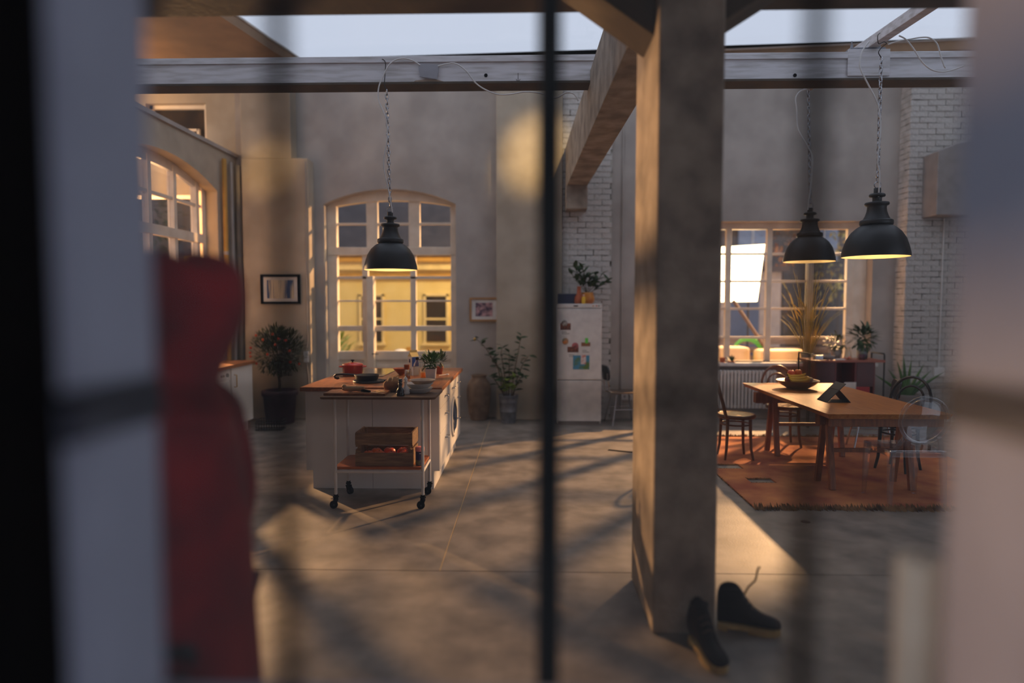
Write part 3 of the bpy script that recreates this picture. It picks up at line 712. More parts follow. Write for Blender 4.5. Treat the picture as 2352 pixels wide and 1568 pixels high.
for x, y, r, lb, m_ in fr:
    q = thing('round_fruit', lb.replace('a yellowish', 'yellowish')+' inside the wooden crate', 'fruit', (x, y, CZ0+.0125), rnd.uniform(0, 6), 'fruit in the crate')
    mb = MB(); mb.lathe([(0, .1*r), (.5*r, 0), (.86*r, .35*r), (r, .95*r), (.88*r, 1.5*r), (.5*r, 1.82*r), (.15*r, 1.8*r), (0, 1.72*r)], 20); mb.build('flesh', m_, q)
    mb = MB(); mb.cyl((0, 0, 1.7*r), (.005, 0, 1.95*r), .003, n=6); mb.build('stem', stem_m, q)
t = thing('food_tin', 'purple cylindrical tin with a pink lid on the trolley shelf', 'tin', (-.874, 5.185, .334), R(60))
vessel([(0, 0), (.034, 0), (.035, .003), (.035, .112), (0, .112)], 28).build('can', M('tin_purple', (52, 34, 86), .4), t)
vessel([(0, .112), (.0365, .112), (.0375, .116), (.0375, .14), (.034, .145), (0, .145)], 28).build('lid', M('tin_pink', (232, 140, 146), .5), t)
mb = MB(); mb.lathe([(.0354, .004), (.0356, .03), (.0354, .045)], 28); mb.build('green_band', M('tin_green', (150, 160, 60), .5, c2=(90, 70, 100), scale=60), t)
mb = MB(); mb.lathe([(.0354, .095), (.0354, .1)], 6, a0=-2.6, a1=-1.9); mb.build('print', paper_w, t)

# things on the trolley top
t = thing('chopping_board', 'rectangular wooden chopping board on the trolley top', 'board', (-1.375, 5.20, TT))
MB().box(-.245, .245, -.115, .115, 0, .02).build('board', oak, t, bevel=.003)
t = thing('ginger_root', 'knobbly pale ginger root lying on the chopping board', 'ginger', (-1.40, 5.17, TT+.02), R(4))
mb = MB(); mb.tube([(-.09, 0, .022), (-.07, .0, .026), (-.03, .005, .024), (.02, 0, .026), (.06, -.003, .023), (.085, .0, .02)], .02, 12, rs=[.008, .02, .024, .021, .023, .008])
mb.sph((-.075, .0, .045), (.018, .016, .016)); mb.sph((.02, .015, .03), (.018, .016, .02)); mb.sph((.075, -.004, .03), (.017, .015, .015)); mb.build('root', ginger_m, t)
t = thing('kitchen_knife', 'small kitchen knife with a black handle on the chopping board', 'knife', (-1.255, 5.12, TT+.02), R(-28))
mb = MB(); mb.add([(-.0, -.012, .004), (.12, -.004, .004), (.125, .006, .004), (0, .012, .004), (-.0, -.012, .006), (.12, -.004, .0055), (.125, .006, .0055), (0, .012, .006)], [[3,2,1,0],[4,5,6,7],[0,1,5,4],[1,2,6,5],[2,3,7,6],[3,0,4,7]]); mb.build('blade', chrome, t)
mb = MB(); mb.tube([(-.11, 0, .012), (-.06, 0, .013), (0, 0, .01)], .011, 10, rs=[.009, .012, .009]); mb.build('handle', black_steel, t)
for k, (x, y) in enumerate(((-1.235, 5.20), (-1.205, 5.18), (-1.18, 5.21), (-1.16, 5.17), (-1.215, 5.23), (-1.185, 5.15))):
    o = MB().lathe([(0, 0), (.018, 0), (.0185, .003), (0, .0035)], 14).build('ginger_slice', bread_cut, loc=(x, y, TT+.02+.0002*k))
    o.rotation_euler = (rnd.uniform(-.02, .02), rnd.uniform(-.02, .02), 0)
    tag(o, ['leftmost thin ginger slice, next to the ginger root', 'thin ginger slice in the middle of the scattered slices', 'thin ginger slice just right of the middle slice', 'rightmost thin ginger slice on the chopping board', 'rearmost thin ginger slice on the chopping board', 'thin ginger slice nearest the front edge of the chopping board'][k], 'slice', 'ginger slices on the board')
t = thing('bread_loaf', 'round crusty dark loaf of bread on the trolley top', 'bread', (-1.125, 5.36, TT), R(20))
mb = MB(); mb.sph((0, 0, .05), (.078, .075, .062), 28, 16); mb.v = [(x*(1+.03*math.sin(9*y/.08+3)), y*(1+.03*math.sin(7*x/.08)), max(0, z*1.0+.008*math.sin(40*x)+.006*math.cos(55*y))) for x, y, z in mb.v]; mb.build('crust', bread_m, t)
for a in (-.03, .005, .038):
    mb = MB(); mb.tube([(a-.02, -.05, .088), (a-.005, -.015, .112), (a+.008, .02, .112), (a+.02, .05, .09)], .006, 8, rs=[.002, .007, .007, .002]); mb.build('score', bread_cut, t)
def mill(name, label, loc, m_, tall):
    t = thing(name, label, 'mill', loc); k = tall
    vessel([(0, 0), (.033, 0), (.034, .012), (.033, .02), (.028, .022), (.033, .034), (.03, .046), (.017, .062), (.0125, .075), (.0125, .088)], 24).build('body', m_, t)
    if k: vessel([(.0125, .088), (.012, .098), (.021, .1), (.021, .104), (.012, .106), (.018, .118), (.014, .13), (.004, .142), (.004, .147), (0, .148)], 24).build('head', m_, t)
    else: vessel([(.0125, .088), (.018, .091), (.018, .097), (.0125, .1), (.0155, .117), (.0165, .132), (.013, .135), (0, .135)], 24).build('head', m_, t)
mill('pepper_mill', 'black chess-piece shaped pepper mill at the trolley edge', (-1.008, 5.085, TT), gloss_black, 0)
mill('salt_mill', 'white chess-piece shaped salt mill behind the black one', (-.985, 5.185, TT), gloss_white, 1)
PX, PY = -.895, 5.29
for k in range(2):
    t = thing('deep_plate', ['lower white deep plate of the pair under the bowl', 'upper white deep plate of the pair under the bowl'][k], 'plate', (PX+.004*k, PY, TT+.036*k), 0, 'stacked deep plates')
    vessel([(0, 0), (.07, 0), (.075, .004), (.088, .012), (.112, .040), (.114, .043), (.108, .043), (.085, .018), (.06, .0055), (0, .005)]).build('dish', ceramic, t)
t = thing('stoneware_bowl', 'beige flaring stoneware bowl on top of the stacked plates', 'bowl', (PX+.03, PY, TT+.0425))
vessel([(0, 0), (.04, 0), (.044, .01), (.06, .022), (.105, .06), (.107, .064), (.1, .062), (.055, .026), (0, .016)]).build('bowl', stone_cer, t)

# ================================================================== LEFT KITCHEN RUN
t = thing('washing_machine', 'white front-loading washing machine under the left counter', 'washing machine', (-3.60, 7.44, 0))
MB().box(-.58, 0, -.298, .298, .0, .86).build('body', cab_white, t, bevel=.006)
MB().box(0, .006, -.295, .295, .06, .70).build('front', white_paint, t, bevel=.002)
MB().box(0, .012, -.295, .295, .72, .845).build('control_panel', white_paint, t, bevel=.003)
MB().box(0, .01, -.295, .295, .003, .055).build('kick_plate', white_paint, t)
Tm = Matrix.Translation((.006, .02, .42)) @ Matrix.Rotation(R(90), 4, 'Y')
d = MB().lathe([(.205, 0), (.21, .02), (.19, .045), (.15, .035), (.145, .02)], 36, T=Tm).build('door', chrome, t)
MB().lathe([(.147, .02), (.1, .05), (.0, .065)], 36, T=Tm).build('door_glass', M('door_glass', (30, 28, 32), .08, coat=.5), d)
MB().box(.02, .05, .19, .215, .33, .5).build('door_handle', black_steel, d, bevel=.006)
for y, r in ((.2, .024), (.1, .014), (.05, .014)):
    mb = MB(); mb.cyl((.012, y, .785), (.03, y, .785), r, n=18); mb.build('knob', chrome, t)
t = thing('base_cabinet', 'white cupboard with one tall handle beside the washing machine', 'cabinet', (-3.60, 8.055, 0))
MB().box(-.58, 0, -.295, .295, .14, .86).build('body', cab_white, t); MB().box(-.55, -.06, -.295, .295, 0, .14).build('plinth', cab_white, t)
d = MB().box(0, .02, -.292, .292, .145, .855).build('door', cab_white, t, bevel=.003)
mb = MB(); mb.tube([(.02, -.23, .62), (.05, -.23, .62), (.05, -.23, .77), (.02, -.23, .77)], .007, 8); mb.build('handle', ochre_trim, d)
t = thing('base_cabinet', 'white cupboard on the near side of the washing machine behind the person', 'cabinet', (-3.60, 6.835, 0))
MB().box(-.58, 0, -.295, .295, .14, .86).build('body', cab_white, t); MB().box(-.55, -.06, -.295, .295, 0, .14).build('plinth', cab_white, t)
d = MB().box(0, .02, -.292, .292, .145, .855).build('door', cab_white, t, bevel=.003)
mb = MB(); mb.tube([(.02, .23, .62), (.05, .23, .62), (.05, .23, .77), (.02, .23, .77)], .007, 8); mb.build('handle', ochre_trim, d)
o = MB().box(-4.195, -3.55, 6.5, 8.385, .862, .9).build('side_worktop', oak, bevel=.004); tag(o, 'wooden worktop over the washing machine along the left wall', 'worktop')
t = thing('brown_bottle', 'dark brown bottle standing on the left worktop', 'bottle', (-3.85, 7.35, .9))
vessel([(0, 0), (.035, 0), (.037, .005), (.037, .15), (.014, .2), (.014, .25), (.017, .255), (0, .255)], 20).build('glass', M('bottle_brown', (60, 30, 14), .2), t)
vessel([(0, .255), (.015, .255), (.015, .275), (0, .275)], 12).build('cap', ochre_trim, t)

# tree in plum pot
t = thing('potted_tree', 'round-crowned orange-berried tree in a plum pot in the corner', 'plant', (-3.41, 8.82, 0))
vessel([(0, 0), (.17, 0), (.18, .01), (.215, .38), (.235, .385), (.235, .45), (.215, .455), (.205, .40), (0, .40)]).build('pot', plum_pot, t)
mb = MB(); mb.cyl((0, 0, .398), (0, 0, .408), .205, n=24); mb.build('soil', soil, t)
mb = MB(); mb.tube([(0, 0, .4), (.01, 0, .55), (-.01, 0, .75), (0, 0, .95)], .018, 8, rs=[.022, .018, .016, .01])
q = random.Random(4)
for i in range(22):
    a = q.uniform(0, 2*PI); z0 = q.uniform(.6, .85); e = q.uniform(.1, 1.3); L = q.uniform(.22, .36)
    p0 = Vector((0, 0, z0)); p1 = p0+Vector((math.cos(a)*math.cos(e), math.sin(a)*math.cos(e)*.7, math.sin(e)))*L; mb.tube([p0, (p0+p1)/2+Vector((0, 0, .02)), p1], .005, 5)
mb.build('trunk', stem_m, t)
mb = foliage(MB(), (0, -.02, 1.0), (.36, .25, .32), 1900, .075, .022, 11, .5, .25, .15); tag(mb.build('foliage', olive_leaf, t), kind='stuff')
q = random.Random(9)
for i in range(14):
    a = q.uniform(PI, 2*PI); e = q.uniform(-.7, .9)
    mb = MB(); mb.sph((math.cos(a)*math.cos(e)*.38, math.sin(a)*math.cos(e)*.26-.02, 1.0+math.sin(e)*.33), .019, 10, 6); mb.build('berry', apple_red, t)
# wire basket
t = thing('wire_basket', 'low dark wire basket on the floor in front of the plum pot', 'basket', (-3.36, 8.36, 0), R(6))
for z in (.006, .045, .09, .13):
    mb = MB(); mb.tube([(x, y, z) for x, y in round_rect(-.17, .17, -.11, .11, .03, 4)], .004, 6, closed=True); mb.build('wire_ring', dark_metal, t)
for i in range(10):
    x = -.15+.0333*i
    mb = MB(); mb.tube([(x, -.11, .13), (x, -.11, .006), (x, .11, .006), (x, .11, .13)], .003, 5); mb.build('wire', dark_metal, t)
for i in range(5):
    y = -.08+.04*i; mb = MB(); mb.tube([(-.17, y, .13), (-.17, y, .006), (.17, y, .006), (.17, y, .13)], .003, 5); mb.build('wire', dark_metal, t)
# socket and cable on the pilaster
t = thing('wall_socket', 'white wall socket with a cable beside the potted tree', 'socket', (P(704, 815, 9.148).x, 9.148, P(704, 815, 9.148).z))
MB().box(-.035, .035, -.03, 0, -.1, .06).build('box', white_paint, t, bevel=.006)
mb = MB(); mb.tube([(.0, -.012, .06), (.025, -.008, .2), (.02, -.008, 1.4), (.03, -.008, 2.0), (.028, -.008, 2.7)], .007, 6); mb.tube([(0, -.012, -.1), (.025, -.01, -.3), (.03, -.01, -.8)], .007, 6); mb.build('cable', plaster, t)
def picture(name, label, px0, px1, py0, py1, Y, fm, fw, artmat):
    a = P(px0, py1, Y); b = P(px1, py0, Y); W = b.x-a.x; H = b.z-a.z
    t = thing(name, label, 'picture', (a.x+W/2, Y, a.z))
    for (x0, x1, z0, z1) in ((-W/2, W/2, 0, fw), (-W/2, W/2, H-fw, H), (-W/2, -W/2+fw, fw, H-fw), (W/2-fw, W/2, fw, H-fw)):
        MB().box(x0, x1, -.03, 0, z0, z1).build('frame_side', fm, t, bevel=.002)
    MB().box(-W/2+fw, W/2-fw, -.012, 0, fw, H-fw).build('mount', paper_w, t)
    k = .055; MB().box(-W/2+fw+k, W/2-fw-k, -.014, -.012, fw+k*.8, H-fw-k*.8).build('print', artmat, t)
    return t
am = M('plaid_print', (226, 208, 176), .7, c2=(56, 84, 128), scale=3.2, stretch=(4.5, .4, .4), ramp=(.44, .6))
picture('framed_print', 'black-framed striped blue print on the wall above the potted tree', 601, 689, 630, 698, 9.149, black_steel, .035, am)
am2 = M('rose_print', (206, 160, 160), .7, c2=(70, 56, 76), scale=14, detail=12, ramp=(.4, .62))
picture('framed_print', 'oak-framed pinkish photograph hanging right of the arched door', 1079, 1145, 683, 738, 9.399, M('oak_frame', (176, 130, 80), .5), .03, am2)

# vase and bucket
t = thing('clay_vase', 'tall weathered clay vase on the floor against the back wall', 'vase', (-.70, 9.17, 0))
vessel([(0, 0), (.115, 0), (.125, .02), (.15, .12), (.172, .3), (.175, .42), (.16, .5), (.125, .56), (.105, .585), (.1, .61), (.112, .63), (.11, .64), (.095, .63), (.09, .58), (.1, .5)], 36).build('body', clay_vase, t)
t = thing('bucket_plant', 'leafy branching plant in a ribbed zinc bucket beside the clay vase', 'plant', (-.275, 8.93, 0))
vessel([(0, 0), (.098, 0), (.1, .005), (.115, .16), (.119, .165), (.117, .17), (.125, .29), (.129, .295), (.127, .30), (.135, .37), (.14, .375), (.14, .385), (.13, .38), (.11, .3), (0, .3)]).build('bucket', zinc, t)
lfm = MB().leaf((0, 0, 0), (1, 0, .25), .12, .062, .35).mesh('leaf', dark_leaf); lfl = MB().leaf((0, 0, 0), (1, 0, .25), .11, .065, .35).mesh('leaf', lime_leaf)
q = random.Random(21)
stems = [((-.05, 0, .3), (-.14, -.02, .75), (-.30, -.03, 1.02), (-.45, -.03, 1.17)), ((-.03, 0, .3), (-.10, 0, .7), (-.19, .01, .86), (-.30, 0, .95)), ((-.01, 0, .3), (-.06, 0, .7), (-.10, 0, .95), (-.09, .01, 1.06)),
         ((0, 0, .3), (.01, 0, .6), (.01, 0, .85), (.01, 0, .97)), ((.03, 0, .3), (.08, 0, .7), (.14, 0, 1.0), (.17, 0, 1.2)), ((.05, 0, .3), (.12, .0, .6), (.2, 0, .82), (.28, 0, .93)), ((.02, -.02, .3), (.1, -.06, .5), (.16, -.08, .62), (.2, -.08, .66)), ((-.02, -.03, .3), (-.12, -.07, .5), (-.2, -.08, .62), (-.25, -.08, .66))]
for st in stems:
    mb = MB(); mb.tube(st, .006, 6, rs=[.008, .007, .005, .003]); mb.build('stem', stem_m, t)
    for i in range(13):
        f = .25+.75*i/12*.999; seg = min(2, int(f*3)); u = f*3-seg; p = Vector(st[seg]).lerp(Vector(st[seg+1]), u)
        inst(lfm, 'leaf', t, p, (q.uniform(-.6, .6), q.uniform(-.7, .3), q.uniform(0, 6.3)), (q.uniform(.75, 1.15),)*3)
for i in range(26):
    inst(lfl, 'leaf', t, (q.uniform(-.11, .11), q.uniform(-.1, .06), q.uniform(.42, .66)), (q.uniform(-.6, .6), q.uniform(-.9, .2), q.uniform(0, 6.3)), (q.uniform(.8, 1.2),)*3)
mb = MB(); mb.sph((-.46, -.03, 1.15), (.018, .018, .026), 10, 8); mb.build('yellow_bud', M('bud_yellow', (244, 190, 84), .5), t)

# ================================================================== FRIDGE
FX0, FX1, FY0, FY1 = .375, .978, 8.74, 9.14
t = thing('fridge', 'tall white fridge-freezer with notes and magnets in front of white brick', 'fridge', (0, 0, 0))
MB().box(FX0, FX1, FY0+.045, FY1, .02, 1.62).build('body', white_paint, t, bevel=.005)
MB().box(FX0+.02, FX1-.02, FY0+.03, FY1-.05, 0, .05).build('kick_plate', plate_grey, t)
MB().box(FX0, FX1, FY0, FY0+.042, .615, 1.57).build('upper_door', white_paint, t, bevel=.008)
MB().box(FX0, FX1, FY0, FY0+.042, .055, .605).build('lower_door', white_paint, t, bevel=.008)
cp = MB().box(FX0, FX1, FY0, FY0+.042, 1.578, 1.635).build('control_strip', white_paint, t, bevel=.006)
for x, m_ in ((.86, ochre), (.905, apple_red), (.935, M('knob_green', (70, 120, 100), .4))):
    mb = MB(); mb.cyl((x, FY0-.004, 1.607), (x, FY0, 1.607), .009, n=10); mb.build('lamp', m_, cp)
MB().box(.60, .66, FY0-.002, FY0, 1.598, 1.616).build('badge', dark_metal, cp)
def note(name, label, cat, px0, px1, py0, py1, m_, dy=0.):
    a = P(px0, py1, FY0-.002-dy); b = P(px1, py0, FY0-.002-dy)
    o = MB().box(0, b.x-a.x, 0, .0015, 0, b.z-a.z).build(name, m_, loc=(a.x, FY0-.002-dy, a.z)); return tag(o, label, cat, 'notes on the fridge')
def card(label, px0, px1, py0, py1, frac, m_, dy=0):
    a = P(px0, py1, FY0-.002-dy); b = P(px1, py0, FY0-.002-dy)
    t = thing('photo_card', label, 'card', (a.x, FY0-.002-dy, a.z), 0, 'notes on the fridge'); H = b.z-a.z; W = b.x-a.x
    MB().box(0, W, 0, .0015, 0, H).build('card', paper_w, t); MB().box(0, W, -.0008, 0, H*frac, H).build('photo', m_, t)
    for i in range(2): MB().box(W*.12, W*(.85-.25*i), -.0006, 0, H*(.12+.14*i), H*(.16+.14*i)).build('writing_line', dark_metal, t)
brown_ph = M('photo_brown', (150, 84, 56), .5, c2=(60, 40, 40), scale=30); green_ph = M('photo_green', (120, 110, 70), .5, c2=(160, 70, 50), scale=30)
card('card with a brown photo near the upper left of the fridge door', 1286, 1311, 742, 770, .45, brown_ph)
card('card with a brown photo left of the middle of the fridge door', 1303, 1329, 796, 822, .5, brown_ph)
card('card with a greenish photo under the green sticker on the fridge', 1335, 1356, 786, 812, .65, green_ph)
note('postcard', 'blue and green postcard, lowest on the fridge door', 'card', 1316, 1354, 816, 848, M('photo_teal', (70, 140, 176), .5, c2=(90, 120, 60), scale=9, ramp=(.45, .6)), .0008)
note('sticker', 'small bright green sticker on the fridge door', 'sticker', 1344, 1351, 776, 788, M('sticker_green', (110, 220, 90), .6), .004)
note('photo_strip', 'narrow photo with a white bird-like figure overlapping the blue postcard', 'photo', 1334, 1346, 814, 836, M('photo_white', (222, 206, 200), .5, c2=(196, 90, 60), scale=24, ramp=(.5, .65)), .0032)
def magnet(label, px, py, r, m_):
    p = P(px, py, FY0); o = MB().lathe([(0, .011), (r*.8, .01), (r, .006), (r, 0), (0, 0)], 20, T=Matrix.Rotation(R(90), 4, 'X')).build('round_magnet', m_, loc=(p.x, FY0-.0055, p.z)); tag(o, label, 'magnet', 'magnets on the fridge')
magnet('round dark magnet at the top left of the fridge door', 1296, 742, .042, M('magnet_dark', (70, 52, 44), .4, c2=(190, 180, 170), scale=22))
magnet('round teal and orange magnet below the top card', 1298, 783, .044, M('magnet_teal', (60, 130, 120), .4, c2=(226, 130, 50), scale=14))
magnet('round pink magnet above the middle card', 1321, 794, .045, M('magnet_pink', (214, 110, 110), .4, c2=(90, 60, 56), scale=14))
FT = 1.635
o = MB().box(0, .25, 0, .2, 0, .15).build('storage_tin', navy, loc=(.39, 8.86, FT-.015), bevel=.008); tag(o, 'dark navy storage tin on top of the fridge', 'tin')
t = thing('clay_bottle', 'slim terracotta bottle standing on the fridge', 'bottle', (.68, 8.86, FT-.015))
vessel([(0, 0), (.05, 0), (.062, .05), (.055, .11), (.03, .15), (.026, .24), (.03, .25), (.02, .25), (0, .2)], 20).build('body', terracotta, t)
t = thing('yellow_bottle', 'little bottle of yellow liquid at the front of the fridge top', 'bottle', (.735, 8.775, FT))
vessel([(0, 0), (.024, 0), (.025, .004), (.025, .08), (.016, .095), (0, .095)], 16).build('bottle', yellow_m, t); vessel([(0, .095), (.015, .095), (.016, .125), (0, .125)], 12).build('cap', M('cap_peach', (226, 170, 140), .5), t)
t = thing('potted_zamia', 'leafy green houseplant in an ochre pot on the fridge', 'plant', (.80, 8.93, FT-.015))
vessel([(0, 0), (.06, 0), (.09, .04), (.1, .09), (.08, .15), (.085, .17), (.07, .165), (0, .14)], 24).build('pot', ochre, t)
q = random.Random(31)
for i, (ax, az, L) in enumerate(((-.5, 1, .42), (-.35, 1, .46), (-.7, .9, .36), (.1, 1, .3), (.5, .7, .36), (.9, .6, .36), (.3, .8, .3), (-.2, 1, .38), (.6, .4, .3))):
    d = Vector((ax, q.uniform(-.3, .1), az)).normalized(); mb = MB(); mb.tube([(0, 0, .14), Vector((0, 0, .14))+d*L], .004, 5); mb.build('stalk', stem_m, t)
    for k in range(9):
        inst(lfm, 'leaf', t, Vector((0, 0, .14))+d*L*(.35+.075*k), (q.uniform(-.6, .6), q.uniform(-1., .0), q.uniform(0, 6.3)), (q.uniform(.85, 1.2),)*3)
# socket low on the wall right of the fridge
t = thing('wall_socket', 'small white double socket low behind the chair by the fridge', 'socket', (1.40, 9.279, .32)); MB().box(-.08, .08, -.02, 0, -.05, .05).build('plate', white_paint, t, bevel=.006)
for x in (-.035, .035):
    mb = MB(); mb.cyl((x, -.022, 0), (x, -.019, 0), .02, n=16); mb.build('outlet', plate_grey, t)

# ================================================================== CHAIRS
def shell_chair(label, loc, rz):
    t = thing('shell_chair', label, 'chair', loc, rz, 'metal-legged chairs')
    mb = MB(); mb.pxy(round_rect(-.2, .2, -.2, .2, .08), .425, .44); mb.build('seat', M('seat_brown', (120, 100, 84), .5), t, bevel=.005)
    mb = MB(); mb.add([(x*1., -.215-.03*(1-abs(x)/.17)-.05*(z-.6), z) for z in (.6, .66, .74, .80) for x in (-.15, -.17, -.05, .05, .17, .15)][:0], [])
    poly = round_rect(-.17, .17, .60, .80, .07); mb.prism(poly, lambda p: (p[0], -.24-.1*(p[1]-.6)+.5*p[0]*p[0], p[1]), lambda p: (p[0], -.255-.1*(p[1]-.6)+.5*p[0]*p[0], p[1])); mb.build('backrest', black_wood, t)
    for s in (-1, 1):
        mb = MB(); mb.tube([(s*.1, -.15, .42), (s*.1, -.225, .46), (s*.1, -.25, .7)], .01, 8); mb.build('back_post', chrome, t)
        mb = MB(); mb.cyl((s*.12, .12, .425), (s*.2, .2, 0), .01, n=8); mb.build('leg', chrome, t)
        mb = MB(); mb.cyl((s*.12, -.12, .425), (s*.2, -.2, 0), .01, n=8); mb.build('leg', chrome, t)
        mb = MB(); mb.tube([(s*.16, .16, .215), (s*.16, -.16, .215)], .006, 6); mb.build('brace', chrome, t)
    return t
shell_chair('metal-legged chair with a dark back tucked beside the fridge', (1.29, 8.92, 0), R(-80))
shell_chair('metal-legged chair with a small black back beside the red sideboard', (3.80, 7.30, 0), R(75))

def bent_chair(label, loc, rz, wood, seatm):
    t = thing('bentwood_chair', label, 'chair', loc, rz, 'bentwood chairs')
    mb = MB(); mb.lathe([(0, .462), (.16, .462), (.185, .468)], 32); mb.build('seat', seatm, t)
    mb = MB(); mb.lathe([(.165, .425), (.2, .43), (.207, .448), (.2, .468), (.182, .47), (.165, .455), (.165, .425)], 32); mb.build('seat_rim', wood, t)
    for a in (45, 135, 225, 315):
        c, s_ = math.cos(R(a)), math.sin(R(a))
        mb = MB(); mb.tube([(.165*c, .165*s_, .44), (.168*c, .168*s_, .3), (.178*c, .178*s_, .12), (.205*c, .205*s_, 0)], .016, 10, rs=[.019, .017, .015, .013]); mb.build('leg', wood, t)
    mb = MB(); mb.tube([(.15*math.cos(2*PI*i/28), .15*math.sin(2*PI*i/28), .36) for i in range(28)], .009, 8, closed=True); mb.build('stretcher_ring', wood, t)
    def hoop(w, top, y0, r, nm):
        pts = [(-w*.92, y0+.03, .45), (-w*1.0, y0-.01, .6)]+[(w*-math.cos(R(a)), y0-.03-.05*math.sin(R(a)), .66+(top-.66)*math.sin(R(a))) for a in range(0, 181, 15)]+[(w*1.0, y0-.01, .6), (w*.92, y0+.03, .45)]
        mb = MB(); mb.tube(pts, r, 10); mb.build(nm, wood, t)
    hoop(.19, .89, -.175, .014, 'back_hoop'); hoop(.125, .80, -.17, .011, 'inner_hoop')
    return t
bent_chair('brown bentwood chair with a cane seat nearest the pillar, half hidden by it', (2.18, 6.88, .014), R(-90), bent_wood, cane)
bent_chair('brown bentwood chair with a round cane seat pushed under the far table end', (2.93, 7.50, .014), R(180), bent_wood, cane)
bent_chair('black bentwood chair with an arched back on the right of the table', (3.62, 6.42, .014), R(125), black_wood, cane)
# clear acrylic chair
t = thing('ghost_chair', 'transparent acrylic chair with a round back at the near table end', 'chair', (3.075, 5.38, .014))
poly = round_rect(-.225, .225, -.215, .205, .03, 3)
mb = MB(); mb.pxy(poly, .445, .46); mb.build('seat', ghost_m, t, bevel=.006)
mb = MB(); mb.box(-.215, .215, -.212, -.2, .405, .445); mb.box(-.215, .215, .19, .202, .405, .445); mb.box(-.222, -.21, -.2, .19, .405, .445); mb.box(.21, .222, -.2, .19, .405, .445); mb.build('apron', ghost_m, t, bevel=.003)
for x, y in ((-.2, -.19), (.2, -.19), (-.2, .18), (.2, .18)):
    mb = MB(); a, b = .024, .014; sx, sy = (.012 if x > 0 else -.012), (-.02 if y < 0 else .01)
    mb.add([(x+sx-b, y+sy-b, 0), (x+sx+b, y+sy-b, 0), (x+sx+b, y+sy+b, 0), (x+sx-b, y+sy+b, 0), (x-a, y-a, .455), (x+a, y-a, .455), (x+a, y+a, .455), (x-a, y+a, .455)], [[3,2,1,0],[4,5,6,7],[0,1,5,4],[1,2,6,5],[2,3,7,6],[3,0,4,7]]); mb.build('leg', ghost_m, t, bevel=.005)
Tb = Matrix.Translation((.02, -.235, .705)) @ Matrix.Rotation(R(90+8), 4, 'X')
mb = MB(); mb.lathe([(0, .003), (.168, .004), (.17, 0), (.168, -.004), (0, -.003)], 40, T=Tb); mb.build('back_panel', ghost_m, t)
mb = MB(); mb.lathe([(.17, -.012), (.196, -.012), (.2, 0), (.196, .012), (.17, .012), (.167, 0), (.17, -.012)], 48, T=Tb); mb.build('back_rim', ghost_m, t)
for s in (-1, 1):
    mb = MB(); mb.tube([(s*.19+.0, -.19, .45), (s*.165+.01, -.205, .5), (s*.135+.02, -.215, .565)], .018, 10); mb.build('back_support', ghost_m, t)

# ================================================================== DINING TABLE
t = thing('dining_table', 'long oak dining table on trestles standing on the rug', 'table', (2.985, 6.5, .014))
TZ = .706
mb = MB(); mb.add([(-.515, -1.08, TZ), (.515, -1.08, TZ), (.515, 1.08, TZ), (-.515, 1.08, TZ), (-.485, -1.06, TZ-.045), (.485, -1.06, TZ-.045), (.485, 1.05, TZ-.045), (-.485, 1.05, TZ-.045)],
    [[0,1,2,3],[7,6,5,4],[4,5,1,0],[5,6,2,1],[6,7,3,2],[7,4,0,3]]); mb.build('tabletop', table_wood, t, bevel=.004)
MB().box(-.47, .47, -1.03, -1.005, TZ-.115, TZ-.0455).build('apron', trestle_wood, t, bevel=.003)
for yc, x0 in ((.58, -.54), (-.68, -.42)):
    tr = MB().box(x0, .42, yc-.045, yc+.045, TZ-.155, TZ-.0455).build('trestle_beam', trestle_wood, t, bevel=.004)
    for sx in (-.34, .34):
        for sy in (-1, 1):
            mb = MB(); bar(mb, (sx, yc+sy*.03, TZ-.06), (sx, yc+sy*.15, .0), .05, .042); mb.build('leg', trestle_wood, tr, bevel=.003)
    mb = MB(); mb.box(-.33, .33, yc-.012, yc+.012, .3, .335); mb.build('stretcher', trestle_wood, tr)
TP = .72
# fruit bowl
bx, by = 2.89, 7.06
t = thing('fruit_bowl', 'wide shallow dark wooden bowl at the far end of the table', 'bowl', (bx, by, TP))
vessel([(0, 0), (.09, 0), (.1, .004), (.17, .045), (.215, .088), (.218, .094), (.208, .092), (.16, .055), (.09, .016), (0, .012)], 40).build('bowl', M('dark_bowl', (96, 60, 34), .4), t)
for k in range(3):
    o = thing('banana', ['front banana of the bunch in the fruit bowl', 'middle banana of the bunch in the fruit bowl', 'rear banana of the bunch in the fruit bowl'][k], 'banana', (bx-.02, by-.085+.036*k, TP+.072+.022*k), R(-3+4*k), 'bananas')
    mb = MB(); mb.tube([(-.1, 0, .052), (-.07, 0, .022), (-.02, 0, .006+.012), (.03, 0, .018), (.08, 0, .03), (.105, 0, .05)], .018, 10, rs=[.005, .016, .02, .02, .016, .005]); mb.build('peel', banana_m, o)
    mb = MB(); mb.tube([(-.1, 0, .052), (-.112, 0, .07)], .005, 6); mb.build('stem', stem_m, o)
